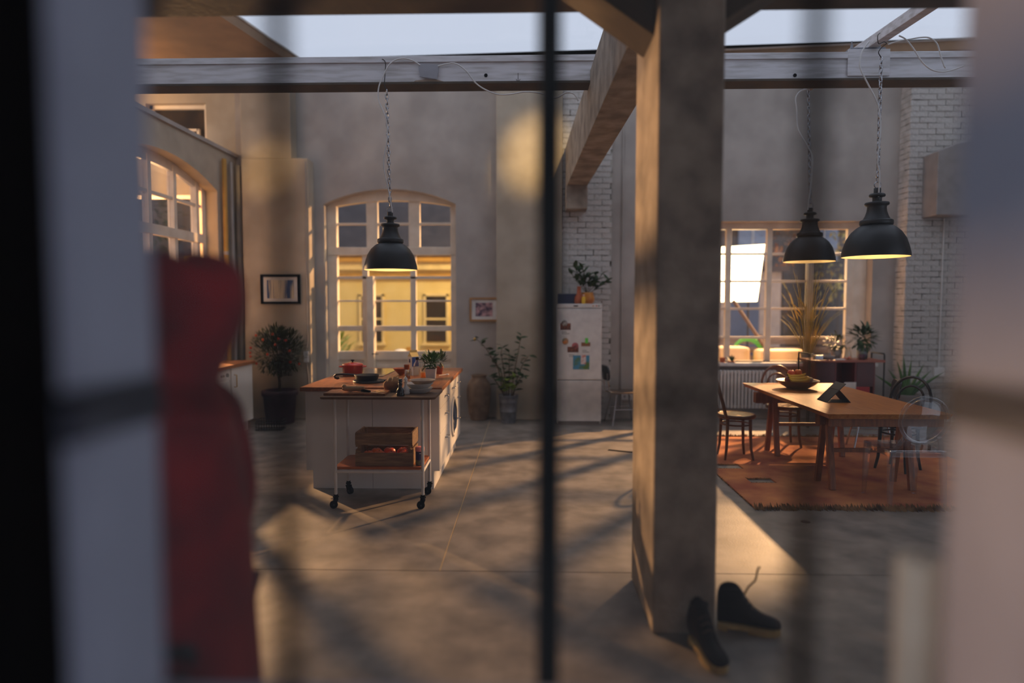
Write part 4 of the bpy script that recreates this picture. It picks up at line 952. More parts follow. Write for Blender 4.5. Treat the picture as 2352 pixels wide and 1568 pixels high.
for k, (x, y, z, r, m_, lb) in enumerate(((-.105, -.02, .05, .038, plum_m, 'dark plum at the left side of the fruit bowl'), (-.055, .03, .085, .042, apple_red, 'red apple on top of the bananas in the fruit bowl'), (.025, .04, .095, .04, orange_m, 'small orange on top of the fruit bowl'), (.095, .0, .055, .036, banana_m, 'yellow lemon at the right side of the fruit bowl'), (-.0, .085, .055, .042, apple_red, 'red apple at the back of the fruit bowl'), (.15, .03, .06, .026, stone_cer, 'small walnut at the right rim of the fruit bowl'))):
    o = thing('round_fruit', lb, 'fruit', (bx+x, by+y, TP+z+(.035 if 0 < k < 3 else .012)), 0, 'fruit in the bowl')
    mb = MB(); mb.lathe([(0, .1*r), (.5*r, 0), (.86*r, .35*r), (r, .95*r), (.88*r, 1.5*r), (.5*r, 1.82*r), (0, 1.75*r)], 18); mb.build('flesh', m_, o)
    mb = MB(); mb.cyl((0, 0, 1.72*r), (.004, 0, 1.95*r), .0025, n=6); mb.build('stem', stem_m, o)
# tablet on folding stand
t = thing('tablet', 'dark tablet leaning in a folding case on the dining table', 'tablet', (2.745, 6.15, TP))
mb = MB(); mb.prism([(0, -.1), (0, .1), (1, .1), (1, -.1)], lambda p: (.172*p[0], p[1], .004+.172*p[0]), lambda p: (.172*p[0]+.006, p[1], .172*p[0]-.002+.004)); mb.build('screen', M('tablet_screen', (30, 30, 36), .55), t)
mb = MB(); mb.prism([(0, -.1), (0, .1), (1, .1), (1, -.1)], lambda p: (.11+.105*p[0], p[1], .118-.114*p[0]), lambda p: (.116+.105*p[0], p[1], .12-.114*p[0])); mb.build('stand_flap', M('case_brown', (46, 34, 34), .7), t)
MB().box(.0, .222, -.1, .1, 0, .004).build('case_base', M('case_brown', (46, 34, 34), .7), t)

# ================================================================== RUG
t = thing('area_rug', 'worn rust-red rug with fringed ends and two cut-outs under the table', 'rug')
RX0, RX1, RY0, RY1 = 1.80, 4.45, 5.17, 7.98
holes = [(1.86, 2.12, 6.40, 6.58), (2.02, 2.25, 5.89, 6.04)]
xs = sorted({RX0, RX1, 1.86, 2.12, 2.02, 2.25, 2.8, 3.6}); ysr = sorted({RY0, RY1, 6.40, 6.58, 5.89, 6.04, 5.5, 7.2})
mb = MB()
for i in range(len(xs)-1):
    for j in range(len(ysr)-1):
        cx, cy = (xs[i]+xs[i+1])/2, (ysr[j]+ysr[j+1])/2
        if any(a < cx < b and c_ < cy < d_ for a, b, c_, d_ in holes): continue
        mb.box(xs[i], xs[i+1], ysr[j], ysr[j+1], .001, .014)
mb.build('pile', rug_m, t)
q = random.Random(5); mb = MB()
for y, s in ((RY0, -1), (RY1, 1)):
    for i in range(420):
        x = RX0+(RX1-RX0)*i/420+q.uniform(-.004, .004); L = q.uniform(.03, .08); dx = q.uniform(-.025, .025); h = q.uniform(.016, .055)
        mb.add([(x-.004, y, .002), (x+.004, y, .002), (x+dx, y+s*L, .002), (x, y-s*.01, h)], [[0,1,3],[1,2,3],[2,0,3],[0,2,1]])
for a, b, c_, d_ in holes:
    for i in range(60):
        x = a+(b-a)*i/60; h = q.uniform(.012, .024)
        for y, s in ((c_, 1), (d_, -1)): mb.add([(x-.004, y, .002), (x+.004, y, .002), (x+q.uniform(-.01, .01), y+s*q.uniform(.005, .015), .004), (x, y-s*.006, h)], [[0,1,3],[1,2,3],[2,0,3],[0,2,1]])
for i in range(260):
    y = RY0+(RY1-RY0)*i/260; mb.add([(RX0, y-.005, .001), (RX0, y+.005, .001), (RX0-q.uniform(.003, .012), y, .004), (RX0+.004, y, q.uniform(.013, .02))], [[0,1,3],[1,2,3],[2,0,3],[0,2,1]])
tag(mb.build('fringe', fringe_m, t), kind='stuff')
t = thing('floor_slot', 'narrow dark slot plate let into the floor near the pillar', 'floor plate', (G(1425, 1036, 0).x, G(1425, 1036, 0).y, 0), R(-25))
MB().box(-.14, .14, -.025, .025, .0005, .004).build('plate', black_steel, t, bevel=.001)
mb = MB(); mb.lathe([(0, .004), (.03, .004), (.036, .0005)], 24); o = mb.build('floor_plug', M('plug_brown', (70, 40, 30), .6), loc=G(1850, 1198, 0)); tag(o, 'small round brown plug in the floor in front of the rug', 'floor plug')

# ================================================================== SIDEBOARD AND WINDOW CORNER
t = thing('sideboard', 'deep red sideboard with a black tube frame under the garden window', 'sideboard', (4.15, 8.80, 0))
SZ = .90
MB().box(-.47, .50, -.2, .2, SZ-.03, SZ).build('top', maroon_top, t, bevel=.004)
MB().box(-.40, .38, -.18, .18, .25, .27).build('shelf', maroon, t); MB().box(-.40, .38, .16, .18, .27, SZ-.03).build('back_panel', maroon, t)
for x0 in (-.40, -.14, .12, .36): MB().box(x0, x0+.02, -.18, .16, .27, SZ-.03).build('divider', maroon, t)
MB().box(-.38, -.145, -.185, -.17, .45, SZ-.035).build('door', M('sideboard_plum', (84, 44, 44), .5), t); MB().box(.145, .36, -.185, -.17, .55, SZ-.035).build('door', M('sideboard_plum', (84, 44, 44), .5), t)
for s in (-1, 1):
    x = s*.485+.015
    mb = MB(); mb.tube([(x-.06*0, -.17, 0), (x, -.17, SZ+.06), (x, -.16, SZ+.08), (x, .14, SZ+.08), (x, .15, SZ+.06), (x, .15, 0)], .011, 8); mb.build('end_frame', dark_metal, t)
mb = MB(); mb.tube([(-.40, -.19, .3), (.4, -.19, .3)], .008, 6); mb.build('front_bar', dark_metal, t)
for k, (x, w_, h_, m_, lb) in enumerate(((-.02, .15, .30, paper_w, 'white magazine leaning in the red sideboard'), (.13, .17, .24, M('mag_red', (180, 40, 44), .5), 'red magazine with white lettering leaning at the sideboard front'), (-.30, .18, .22, M('mag_teal', (70, 110, 96), .5), 'teal magazine at the left of the sideboard'))):
    a = thing('magazine', lb, 'magazine', (4.15+x, 8.60-.012*k, .31), 0, 'magazines in the sideboard')
    MB().box(0, w_, 0, .008, 0, h_).build('cover', m_, a)
    mb = MB()
    if k == 1:
        for i in range(4): MB().box(.02+.035*i, .045+.035*i, -.001, 0, .09, .13).build('letter', paper_w, a)
# on the sideboard
def pot_plant(name, label, loc, potprof, potm, fol, folm, seed=1):
    t = thing(name, label, 'plant', loc); vessel(potprof, 24).build('pot', potm, t)
    mb = MB(); fol(mb); tag(mb.build('foliage', folm, t), kind='stuff'); return t
o = MB().box(0, .11, 0, .08, 0, .055).build('steel_box', chrome, loc=(3.78, 8.70, SZ), bevel=.004); tag(o, 'small shiny steel box catching the light on the sideboard', 'box')
t = thing('grey_tray', 'low grey tray next to the shiny steel box on the sideboard', 'tray', (3.98, 8.76, SZ)); vessel([(0, 0), (.075, 0), (.085, .05), (.08, .05), (.07, .008), (0, .006)], 28).build('dish', plate_grey, t)
pot_plant('potted_plant', 'leafy green plant in a grey pot at the right end of the sideboard', (4.47, 8.84, SZ), [(0, 0), (.06, 0), (.075, .14), (.07, .14), (0, .12)], zinc,
          lambda mb: foliage(mb, (0, 0, .29), (.15, .12, .14), 170, .1, .04, 41, .4, .1, .35), dark_leaf)
pot_plant('potted_plant', 'small bushy plant in a pale grey pot mid sideboard', (4.13, 8.86, SZ), [(0, 0), (.055, 0), (.068, .13), (.062, .13), (0, .11)], plate_grey,
          lambda mb: foliage(mb, (0, 0, .22), (.12, .1, .1), 130, .07, .025, 42, .4, .1, .3), olive_leaf)
pot_plant('potted_cactus', 'tiny plant in a dark red clay pot on the sideboard', (4.385, 8.68, SZ), [(0, 0), (.03, 0), (.042, .075), (.038, .075), (0, .065)], plum_pot,
          lambda mb: foliage(mb, (0, 0, .10), (.03, .03, .03), 40, .03, .012, 43, .4, .1, .3), green_leaf)
t = thing('glass_vase', 'clear tapering glass vase between the pots on the sideboard', 'vase', (4.25, 8.78, SZ)); vessel([(0, 0), (.045, 0), (.05, .01), (.035, .1), (.028, .14), (.034, .16)], 24).build('glass', jar_glass, t)
t = thing('pink_flower', 'pink paper-like flower lying at the front of the sideboard top', 'flower', (4.19, 8.66, SZ))
rosette(t, 10, .06, .028, M('petal_pink', (226, 130, 110), .6), 51, (8, 50), 'petal', .006); mb = MB(); mb.sph((0, 0, .012), .012, 10, 6); mb.build('centre', ochre, t)
o = MB().box(0, .13, 0, .1, 0, .012).build('notebook', paper_w, loc=(4.02, 8.62, SZ), bevel=.002); tag(o, 'cream notebook lying flat at the sideboard front edge', 'book')
# tall grass on the window sill
t = thing('tall_grass_plant', 'tall wispy yellow grass in a pot on the window sill', 'plant', (3.98, 9.40, WZ0))
vessel([(0, 0), (.06, 0), (.08, .12), (.085, .125), (.075, .12), (0, .1)], 24).build('pot', zinc, t)
q = random.Random(77); mb = MB()
for i in range(46):
    a = q.uniform(0, 2*PI); sp = q.uniform(.05, .5); H = q.uniform(.5, 1.25); dx, dy = math.cos(a)*sp, math.sin(a)*sp*.28
    mb.tube([(dx*.08, dy*.1, .1), (dx*.35, dy*.4, .1+H*.45), (dx*.7, dy*.75, .1+H*.8), (dx*1.05, dy, .1+H)], .004, 4, rs=[.004, .004, .0035, .001])
tag(mb.build('blades', straw, t), kind='stuff')
q = random.Random(78)
for i in range(6):
    dx = q.uniform(-.3, .12); z = q.uniform(.7, 1.2)
    mb = MB(); mb.leaf((dx*.3, 0, z*.6), (dx, 0, .8), .3, .05, .5); mb.build('broad_leaf', straw, t)
t = thing('sill_succulent', 'dark spiky star-shaped succulent in a dish on the window sill', 'plant', (P(1680, 826, 9.36).x, 9.36, WZ0))
vessel([(0, 0), (.04, 0), (.055, .02), (.05, .02), (0, .012)], 20).build('dish', terracotta, t); rosette(t, 14, .095, .028, dark_leaf, 61, (12, 75), 'leaf', .015, .0)
t = thing('clay_cup', 'small terracotta cup on the window sill beside the pillar', 'cup', (P(1659, 826, 9.36).x, 9.36, WZ0)); vessel([(0, 0), (.035, 0), (.045, .07), (.04, .07), (.03, .008), (0, .006)], 20).build('cup', terracotta, t)
# radiator
t = thing('radiator', 'white ribbed radiator under the garden window', 'radiator', (2.0, 9.27, .0))
for i in range(30):
    MB().box(.05*i, .05*i+.036, -.045, .045, .16, .70).build('fin', white_paint, t, bevel=.012)
MB().box(-.01, 1.5, -.02, .02, .18, .21).build('lower_pipe', white_paint, t); MB().box(-.01, 1.5, -.02, .02, .65, .68).build('upper_pipe', white_paint, t)
for x in (.06, 1.42): MB().box(x, x+.03, -.02, .02, 0, .16).build('foot', white_paint, t)
# aloe
t = thing('potted_aloe', 'aloe with long pointed leaves in a floor pot against the brick', 'plant', (5.0, 8.72, 0))
vessel([(0, 0), (.12, 0), (.16, .42), (.165, .44), (.15, .44), (.14, .4), (0, .4)], 28).build('pot', plate_grey, t)
for (dx, dz, L) in ((-.9, 1, .42), (-.35, 1.6, .5), (-.1, 2, .56), (.15, 1.8, .5), (.5, 1.5, .46), (1.0, 1.1, .46), (.75, 1.6, .4), (-.6, 1.5, .4)):
    mb = MB(); d = Vector((dx, rnd.uniform(-.2, .2), dz)).normalized(); pts = [Vector((dx*.03, 0, .40))+d*L*k/4+Vector((dx*.02*k*k*.4, 0, 0)) for k in range(5)]
    mb.tube(pts, .02, 6, rs=[.026, .027, .021, .013, .001]); mb.build('leaf', green_leaf, t)
tr3 = struct('trim_2'); MB().box(5.0, 6.6, 9.10, 9.14, .50, .54).build('pipe_ledge', plaster, tr3)
t = thing('wall_box', 'grey metal box mounted high on the white brick pier', 'wall box', (5.36, 9.139, 2.80))
mb = MB(); mb.pxz([(0, 0), (1.1, 0), (1.1, 1.05), (.25, .93), (0, .83)], -.33, 0); mb.build('housing', plate_grey, t, bevel=.01)
t = thing('wall_socket', 'white socket and conduit on the right brick pier', 'socket', (5.66, 9.14, .70)); MB().box(-.07, .07, -.04, 0, -.06, .06).build('box', white_paint, t, bevel=.005)
mb = MB(); mb.cyl((0.0, -.015, .06), (.0, -.015, 2.1), .009, n=8); mb.build('conduit', white_paint, t)

# ================================================================== PENDANT LAMPS
k_ = .000535
def pendant(label, loc, dia, top, cord, energy):
    """loc = centre of the shade's rim; top = point the chain hangs from; cord = list of world points"""
    s = dia/.5; K = k_*s
    t = thing('pendant_lamp', label, 'lamp', loc, 0, 'black bell pendant lamps')
    outer = [(467, 0), (462, 60), (440, 150), (402, 265), (340, 365), (270, 430), (205, 470)]
    sh = vessel([(r*K, z*K) for r, z in outer], 48).build('shade', lamp_black, t)
    inner = [(458, 1), (452, 60), (430, 148), (392, 260), (330, 356), (262, 420), (0, 462)]
    mb = vessel([(r*K, z*K) for r, z in inner], 48); mb.build('shade_lining', lamp_in, sh)
    mb = vessel([(458*K, 1*K), (467*K, 0)], 48); mb.build('rim', lamp_in, sh)
    vessel([(r*K, z*K) for r, z in [(205, 466), (225, 478), (229, 500), (227, 535), (212, 548), (188, 552)]], 40).build('collar', lamp_black, t)
    vessel([(r*K, z*K) for r, z in [(188, 552), (160, 605), (138, 670), (130, 730), (135, 755), (160, 765), (168, 782), (162, 805), (120, 812), (70, 815), (64, 830), (64, 872), (72, 884), (104, 890), (112, 905), (108, 925), (90, 938), (50, 941)]], 40).build('neck', lamp_black, t)
    vessel([(r*K, z*K) for r, z in [(50, 941), (50, 1015), (42, 1022), (0, 1024)]], 20).build('socket_cap', lamp_black, t)
    mb = MB(); mb.tube([(.0+.026*s*math.cos(2*PI*i/20), 0, 1024*K+.022*s+.026*s*math.sin(2*PI*i/20)) for i in range(20)], .0045, 6, closed=True); mb.build('ring', chrome, t)
    mb = MB(); mb.sph((0, 0, 190*K), (.035, .035, .045), 16, 12); mb.build('bulb', M('bulb_glow', (255, 220, 160), .4, emit=(1, .62, .25), estr=14.), t)
    # chain
    a = Vector((0, 0, 1024*K+.048*s)); b = Vector(top)-Vector(loc); d = b-a; L = d.length; n = int(L/.042); mb = MB(); dq = d.to_track_quat('Z', 'Y')
    for i in range(n):
        c_ = a+d*(i+.5)/n; rot = Matrix.Translation(c_) @ dq.to_matrix().to_4x4() @ Matrix.Rotation(R(90*(i % 2)+25), 4, 'Z')
        mb.tube([rot @ Vector((.014*math.cos(2*PI*j/8), 0, .029*math.sin(2*PI*j/8))) for j in range(8)], .0056, 5, closed=True)
    mb.build('chain', chrome, t)
    mb = MB(); mb.tube([Vector(p)-Vector(loc) for p in smooth(cord)], .0065, 7); mb.build('cord', cord_white, t)
    l = bpy.data.lights.new('pendant_light', 'POINT'); l.energy = energy; l.color = (1, .66, .32); l.shadow_soft_size = .05
    lo = bpy.data.objects.new('pendant_light', l); C.objects.link(lo); lo.parent = t; lo.location = (0, 0, 40*K)
    return t
def smooth(pts, n=6):
    pts = [Vector(p) for p in pts]; out = []
    for i in range(len(pts)-1):
        p0, p1, p2, p3 = pts[max(i-1, 0)], pts[i], pts[i+1], pts[min(i+2, len(pts)-1)]
        for k in range(n):
            u = k/n; out.append(.5*((2*p1)+(p2-p0)*u+(2*p0-5*p1+4*p2-p3)*u*u+(3*p1-p0-3*p2+p3)*u**3))
    return out+[pts[-1]]
c1 = P(897.5, 620, 6.3)-Vector((0, .13, 0)); c1 = P(897.5, 620, 6.17)
pts1 = [(901, 488), (893, 440), (884, 400), (881, 370), (889, 320), (888, 280), (880, 255), (869, 228), (870, 200), (880, 175), (893, 150), (908, 138), (928, 134), (950, 140), (965, 150)]
cord1 = [P(x, y, 6.155 if i < 8 else 6.15) for i, (x, y) in enumerate(pts1)]
pendant('black bell pendant lamp hanging over the kitchen island', c1, .5, P(888, 206, 6.17), cord1, 3)
o = MB().tube(smooth([P(x, y, 6.165) for x, y in ((1006, 152), (1025, 147), (1046, 146), (1070, 162), (1092, 190), (1115, 206), (1145, 217), (1175, 216), (1205, 211), (1240, 214), (1275, 225), (1300, 213), (1318, 216), (1328, 232))]), .0065, 7).build('lamp_cable', cord_white); tag(o, 'thin white cable drooping along the steel beam toward the brick wall', 'cable')
p = P(985, 163, 6.175); t = thing('tape_patch', 'grey duct tape patch holding the lamp cord to the steel beam', 'tape', (p.x, 6.183, p.z), 0)
mb = MB(); mb.pxz([(-.10, .075), (.10, .055), (.075, -.075), (-.085, -.05)], -.006, -.001); mb.build('strip', tape_grey, t)
mb = MB(); q0 = P(885, 143, 6.18); mb.tube(smooth([q0+Vector((-.03, 0, .03)), q0, q0+Vector((.0, -.01, -.1)), q0+Vector((-.008, -.01, -.2)), P(888, 208, 6.17)]), .004, 6); o = mb.build('hook_wire', dark_metal); tag(o, 'dark wire looped over the steel beam holding the island lamp', 'wire')

y2 = 7.22; c2 = P(1858, 601, y2)
pts2 = [(1856, 482), (1858, 460), (1862, 430), (1866, 365), (1858, 340), (1840, 310), (1832, 290), (1830, 250), (1828, 225), (1838, 210), (1855, 205)]
rz2 = lambda px, py: P(px, py, y2-.02)
pendant('black bell pendant lamp farther away, hanging in front of the garden window', c2, .53, P(1857, 201, y2), [rz2(*p) for p in pts2], 3)
y3 = 5.9; c3 = P(2010.5, 590, y3)
pts3 = [(2018, 452), (2020, 400), (2016, 370), (2022, 300), (2020, 255), (2010, 225), (1992, 190), (1977, 160), (1975, 140), (1982, 115), (1997, 95)]
pendant('nearest black bell pendant lamp, hanging above the dining table on a chain', c3, .553, P(2024, 132, y3), [P(x, y, y3-.04) for x, y in pts3], 3)
mb = MB(); mb.tube(smooth([P(2024, 132, y3), P(2018, 120, y3), P(2026, 108, y3), P(2036, 100, y3), P(2030, 96, y3-.04), P(2018, 100, y3-.07), P(2016, 82, y3-.07), P(2021, 76, y3-.02)]), .004, 6); o = mb.build('hook_wire', dark_metal); tag(o, 'bent wire hook over the rail holding the nearest dining lamp', 'wire')
o = MB().tube(smooth([P(x, y, 5.75) for x, y in ((2065, 82), (2080, 90), (2097, 110), (2118, 142), (2140, 160), (2165, 165), (2190, 160), (2212, 152))]), .006, 7).build('lamp_cable', cord_white); tag(o, 'white cable looping down right of the lamp rail', 'cable')
o = MB().tube(smooth([P(x, y, 5.85) for x, y in ((2040, 102), (2065, 94), (2090, 90), (2115, 86), (2135, 87), (2152, 100), (2160, 125), (2168, 150), (2172, 156))]), .006, 7).build('lamp_cable', cord_white); tag(o, 'white cable arching over from the rail to the steel beam', 'cable')

# ================================================================== BOOTS
def boot(label, loc, rz):
    t = thing('ankle_boot', label, 'boot', loc, rz, 'pair of boots by the pillar')
    secs = [(-.15, .05, .030, .16), (-.142, .10, .046, .225), (-.10, .11, .05, .245), (-.055, .105, .05, .24), (-.03, .09, .05, .205), (.0, .08, .05, .15), (.04, .062, .05, .11), (.08, .05, .054, .09), (.125, .046, .052, .08), (.155, .036, .034, .06)]
    n = 14; vs = []
    for x, hc, w_, top in secs:
        for i in range(n):
            a = 2*PI*i/n; y = w_*math.cos(a)*(1 if math.sin(a) < .2 else .82); z = .028+(top-.028)*(.5+.5*math.sin(a)); vs.append((x, y, z))
    fs = [[j*n+i, j*n+(i+1) % n, (j+1)*n+(i+1) % n, (j+1)*n+i] for j in range(len(secs)-1) for i in range(n)]+[list(range(n)), list(range((len(secs)-1)*n, len(secs)*n))]
    mb = MB(); mb.add(vs, fs, True); o = mb.build('upper', boot_m, t); o.modifiers.new('sub', 'SUBSURF').levels = 2; o.modifiers['sub'].render_levels = 2
    out = [(-.145, -.03), (-.1, -.042), (0, -.042), (.07, -.052), (.12, -.045), (.15, -.018), (.15, .018), (.12, .045), (.07, .052), (0, .042), (-.1, .042), (-.145, .03)]
    mb = MB(); mb.pxy(out, .012, .032); mb.build('sole', sole_m, t, bevel=.004)
    mb = MB(); mb.pxy([p for p in out if p[0] < -.05]+[], 0, .012); mb.build('heel', sole_m, t); mb = MB(); mb.pxy([p for p in out if p[0] > -.02], 0, .012); mb.build('tread', sole_m, t)
    mb = MB(); mb.tube([(-.132, .0, .196), (-.115, .028, .206), (-.075, .034, .212), (-.048, .018, .206), (-.042, -.0, .202), (-.048, -.018, .206), (-.075, -.034, .212), (-.115, -.028, .206)], .008, 6, closed=True); mb.build('collar', boot_m, t)
    for i in range(4):
        x = -.022+.02*i; z = .182-.024*i; mb = MB(); mb.tube([(x, -.03, z-.012), (x, 0, z+.002), (x, .03, z-.012)], .003, 5); mb.build('lace', stem_m, t)
    return t
b1 = boot('dark ankle boot standing sideways at the right of the pillar', (1.095, 3.2, 0), R(-14))
mb = MB(); mb.tube(smooth([(-.02, .0, .18), (.0, .005, .22), (.03, .0, .26), (.04, 0, .31), (.05, 0, .33)]), .005, 6); mb.build('pull_lace', sole_m, b1)
b2 = boot('dark ankle boot with its toe toward the window, leaning on the pillar front', (.825, 2.95, 0), R(-80))

# ================================================================== PERSON
def skin(name, nodes, edges, mat, parent, sub=2, root=0):
    me = bpy.data.meshes.new(name); me.from_pydata([n[0] for n in nodes], edges, []); me.update()
    o = bpy.data.objects.new(name, me); C.objects.link(o); o.parent = parent
    sm = o.modifiers.new('skin', 'SKIN'); sm.use_smooth_shade = True
    me.skin_vertices or o.modifiers.update
    for i, n in enumerate(nodes):
        r = n[1] if hasattr(n[1], '__len__') else (n[1], n[1]); me.skin_vertices[0].data[i].radius = r; me.skin_vertices[0].data[i].use_root = (i == root)
    s = o.modifiers.new('sub', 'SUBSURF'); s.levels = sub; s.render_levels = sub
    me.materials.append(mat); return o
# figure in profile, looking towards -X (local x forward = -X); local frame: f = forward
pr = thing('person', 'person in a dark red hooded jacket standing sideways behind the left window jamb', 'person', (-.822, 1.50, 0), R(180))
# local: +x = forward (towards the left of the picture), y = sideways
N = [((0, 0, .95), (.09, .12)), ((0, 0, 1.12), (.075, .11)), ((-.01, 0, 1.28), (.07, .11)), ((-.01, 0, 1.40), (.045, .06)), ((.005, 0, 1.49), .05), ((.015, 0, 1.56), .075), ((.01, 0, 1.635), .08),
     ((0, .17, 1.345), .04), ((-.03, .24, 1.12), .038), ((.03, .25, .90), .03), ((.06, .25, .82), (.022, .036)), ((.075, .25, .76), (.012, .034)),
     ((0, -.17, 1.345), .04), ((-.03, -.24, 1.12), .038), ((.03, -.25, .90), .03), ((.06, -.25, .82), (.022, .036)), ((.075, -.25, .76), (.012, .034)),
     ((0, .09, .86), .085), ((.02, .10, .48), .055), ((-.02, .11, .09), .04), ((.10, .12, .045), .035),
     ((0, -.09, .86), .085), ((.0, -.10, .48), .055), ((-.04, -.11, .09), .04), ((.08, -.12, .045), .035)]
E = [(0, 1), (1, 2), (2, 3), (3, 4), (4, 5), (5, 6), (2, 7), (7, 8), (8, 9), (9, 10), (10, 11), (2, 12), (12, 13), (13, 14), (14, 15), (15, 16), (0, 17), (17, 18), (18, 19), (19, 20), (0, 21), (21, 22), (22, 23), (23, 24)]
for s, wv in ((1, 11), (-1, 16)):                       # five fingers per hand
    for k, (dx, L) in enumerate(((-.024, .062), (-.008, .074), (.009, .078), (.025, .068))):
        b = len(N); N += [((.078+dx, s*.25, .745), .0095), ((.09+dx, s*.252, .745-L*.5), .009), ((.112+dx, s*.246, .745-L), .0075)]; E += [(wv, b), (b, b+1), (b+1, b+2)]
    b = len(N); N += [((.095, s*.235, .80), .0105), ((.118, s*.228, .77), .0095), ((.13, s*.228, .74), .008)]; E += [(wv-1, b), (b, b+1), (b+1, b+2)]
body = skin('body', N, E, skin_m, pr, 2)
mb = MB(); mb.sph((.093, 0, 1.585), (.016, .012, .02), 10, 8); mb.build('nose', skin_m, body)
for s in (-1, 1):
    mb = MB(); mb.sph((.075, s*.03, 1.605), .011, 10, 8); mb.build('eye', paper_w, body); mb = MB(); mb.sph((.083, s*.03, 1.605), .005, 8, 6); mb.build('iris', black_steel, body)
    mb = MB(); mb.sph((.0, s*.078, 1.585), (.018, .01, .03), 10, 8); mb.build('ear', skin_m, body)
mb = MB(); mb.sph((.078, 0, 1.545), (.01, .024, .007), 10, 6); mb.build('mouth', M('lips', (176, 96, 90), .5), body)
mb = MB(); mb.sph((-.01, 0, 1.63), (.092, .09, .09), 18, 12); mb.build('hair', hair_m, pr)
# hood: a lofted shell, open towards the face
def hood():
    mb = MB(); secs = [(1.35, .12, .17, -.0), (1.39, .09, .13, -.0), (1.43, .085, .105, .0), (1.49, .105, .11, -.005), (1.56, .135, .125, -.008), (1.62, .15, .13, -.008), (1.675, .152, .125, -.006), (1.712, .142, .112, .0), (1.732, .10, .08, .005), (1.738, .02, .015, .0)]
    n = 26; vs = []
    for z, rx, ry, cx in secs:
        for i in range(n):
            a = R(52)+(2*PI-R(104))*i/(n-1); vs.append((cx+rx*math.cos(a)*(1.0), ry*math.sin(a)*1.02, z+.012*math.sin(3*a+z*20)))
    fs = [[j*n+i, j*n+i+1, (j+1)*n+i+1, (j+1)*n+i] for j in range(len(secs)-1) for i in range(n-1)]
    mb.add(vs, fs, True); o = mb.build('hood', red_jacket, pr); sd = o.modifiers.new('solid', 'SOLIDIFY'); sd.thickness = .014; sb = o.modifiers.new('sub', 'SUBSURF'); sb.levels = 1; sb.render_levels = 1
hood()
def coat():
    mb = MB(); n = 40; vs = []
    secs = [(.50, .165, .235, .0), (.62, .160, .23, 0), (.80, .155, .215, 0), (.95, .15, .2, 0), (1.08, .148, .195, 0), (1.20, .136, .2, .0), (1.30, .122, .205, .003), (1.37, .102, .17, .004), (1.41, .08, .11, .003), (1.44, .065, .08, .003)]
    for j, (z, rx, ry, cx) in enumerate(secs):
        for i in range(n):
            a = 2*PI*i/n; f_ = 1+(.035*math.sin(7*a+1.3*j) if z < .9 else .018*math.sin(5*a+9*z)); vs.append((cx+rx*f_*math.cos(a), ry*f_*math.sin(a), z))
    mb.add(vs, [[j*n+i, j*n+(i+1) % n, (j+1)*n+(i+1) % n, (j+1)*n+i] for j in range(len(secs)-1) for i in range(n)], True)
    o = mb.build('jacket', red_jacket, pr); sd = o.modifiers.new('solid', 'SOLIDIFY'); sd.thickness = .01; sb = o.modifiers.new('sub', 'SUBSURF'); sb.levels = 1; sb.render_levels = 1
coat()
for s in (-1, 1):
    mb = MB(); mb.tube(smooth([(0, s*.15, 1.37), (-.005, s*.215, 1.32), (-.025, s*.245, 1.13), (0, s*.255, 1.0), (.03, s*.252, .90)]), .06, 16, rs=[.06+.0*k-.0008*k for k in range(25)]); mb.build('sleeve', red_jacket, pr)
for s in (-1, 1):
    mb = MB(); mb.tube([(-.02, s*.275, 1.24), (-.028, s*.292, 1.12), (-.01, s*.297, 1.02)], .02, 8, rs=[.012, .018, .012]); mb.build('sleeve_panel', red_dark, pr)
TR = [((0, 0, .88), (.11, .16)), ((0, .09, .80), .1), ((.02, .10, .48), .072), ((-.02, .11, .10), .058), ((0, -.09, .80), .1), ((.0, -.10, .48), .072), ((-.04, -.11, .10), .058)]
skin('trousers', TR, [(0, 1), (1, 2), (2, 3), (0, 4), (4, 5), (5, 6)], denim, pr, 2)
for s, x in ((1, .03), (-1, .01)):
    mb = MB(); mb.pxy([(x-.1, s*.115-.04), (x+.06, s*.115-.048), (x+.15, s*.12-.035), (x+.17, s*.12), (x+.15, s*.12+.035), (x+.06, s*.115+.048), (x-.1, s*.115+.04)], .0, .02); mb.sph((x+.03, s*.117, .05), (.135, .045, .045), 16, 8)
    mb.v = [(a, b, max(0., c)) for a, b, c in mb.v]; mb.build('shoe', boot_m, pr)

# ================================================================== OUTSIDE THE ARCHED DOOR
ground = struct('floor_outside'); MB().box(-12, 14, YB+TH, 26, -.3, -.12).build('paving', paving, ground)
t = thing('yellow_house', 'low pale yellow house with slate roof seen through the arched door', 'house', (-2.6, 13.5, -.12))
MB().box(-4.4, 3.0, 0, 3, 0, 2.62).build('wall', yellow_wall, t)
rf = MB().add([(-4.7, -.25, 2.72), (3.3, -.25, 2.72), (3.3, 3.0, 5.2), (-4.7, 3.0, 5.2), (-4.7, -.25, 2.78), (3.3, -.25, 2.78), (3.3, 3.0, 5.3), (-4.7, 3.0, 5.3)], [[3,2,1,0],[4,5,6,7],[0,1,5,4],[1,2,6,5],[2,3,7,6],[3,0,4,7]]).build('roof', slate, t)
for z, d_, h_, m_ in ((2.62, .22, .12, ochre_trim), (2.46, .14, .16, yellow_trim), (2.3, .1, .07, ochre_trim), (.62, .05, .06, yellow_trim)):
    MB().box(-4.45, 3.05, -d_, 0, z, z+h_).build('cornice', m_, t)
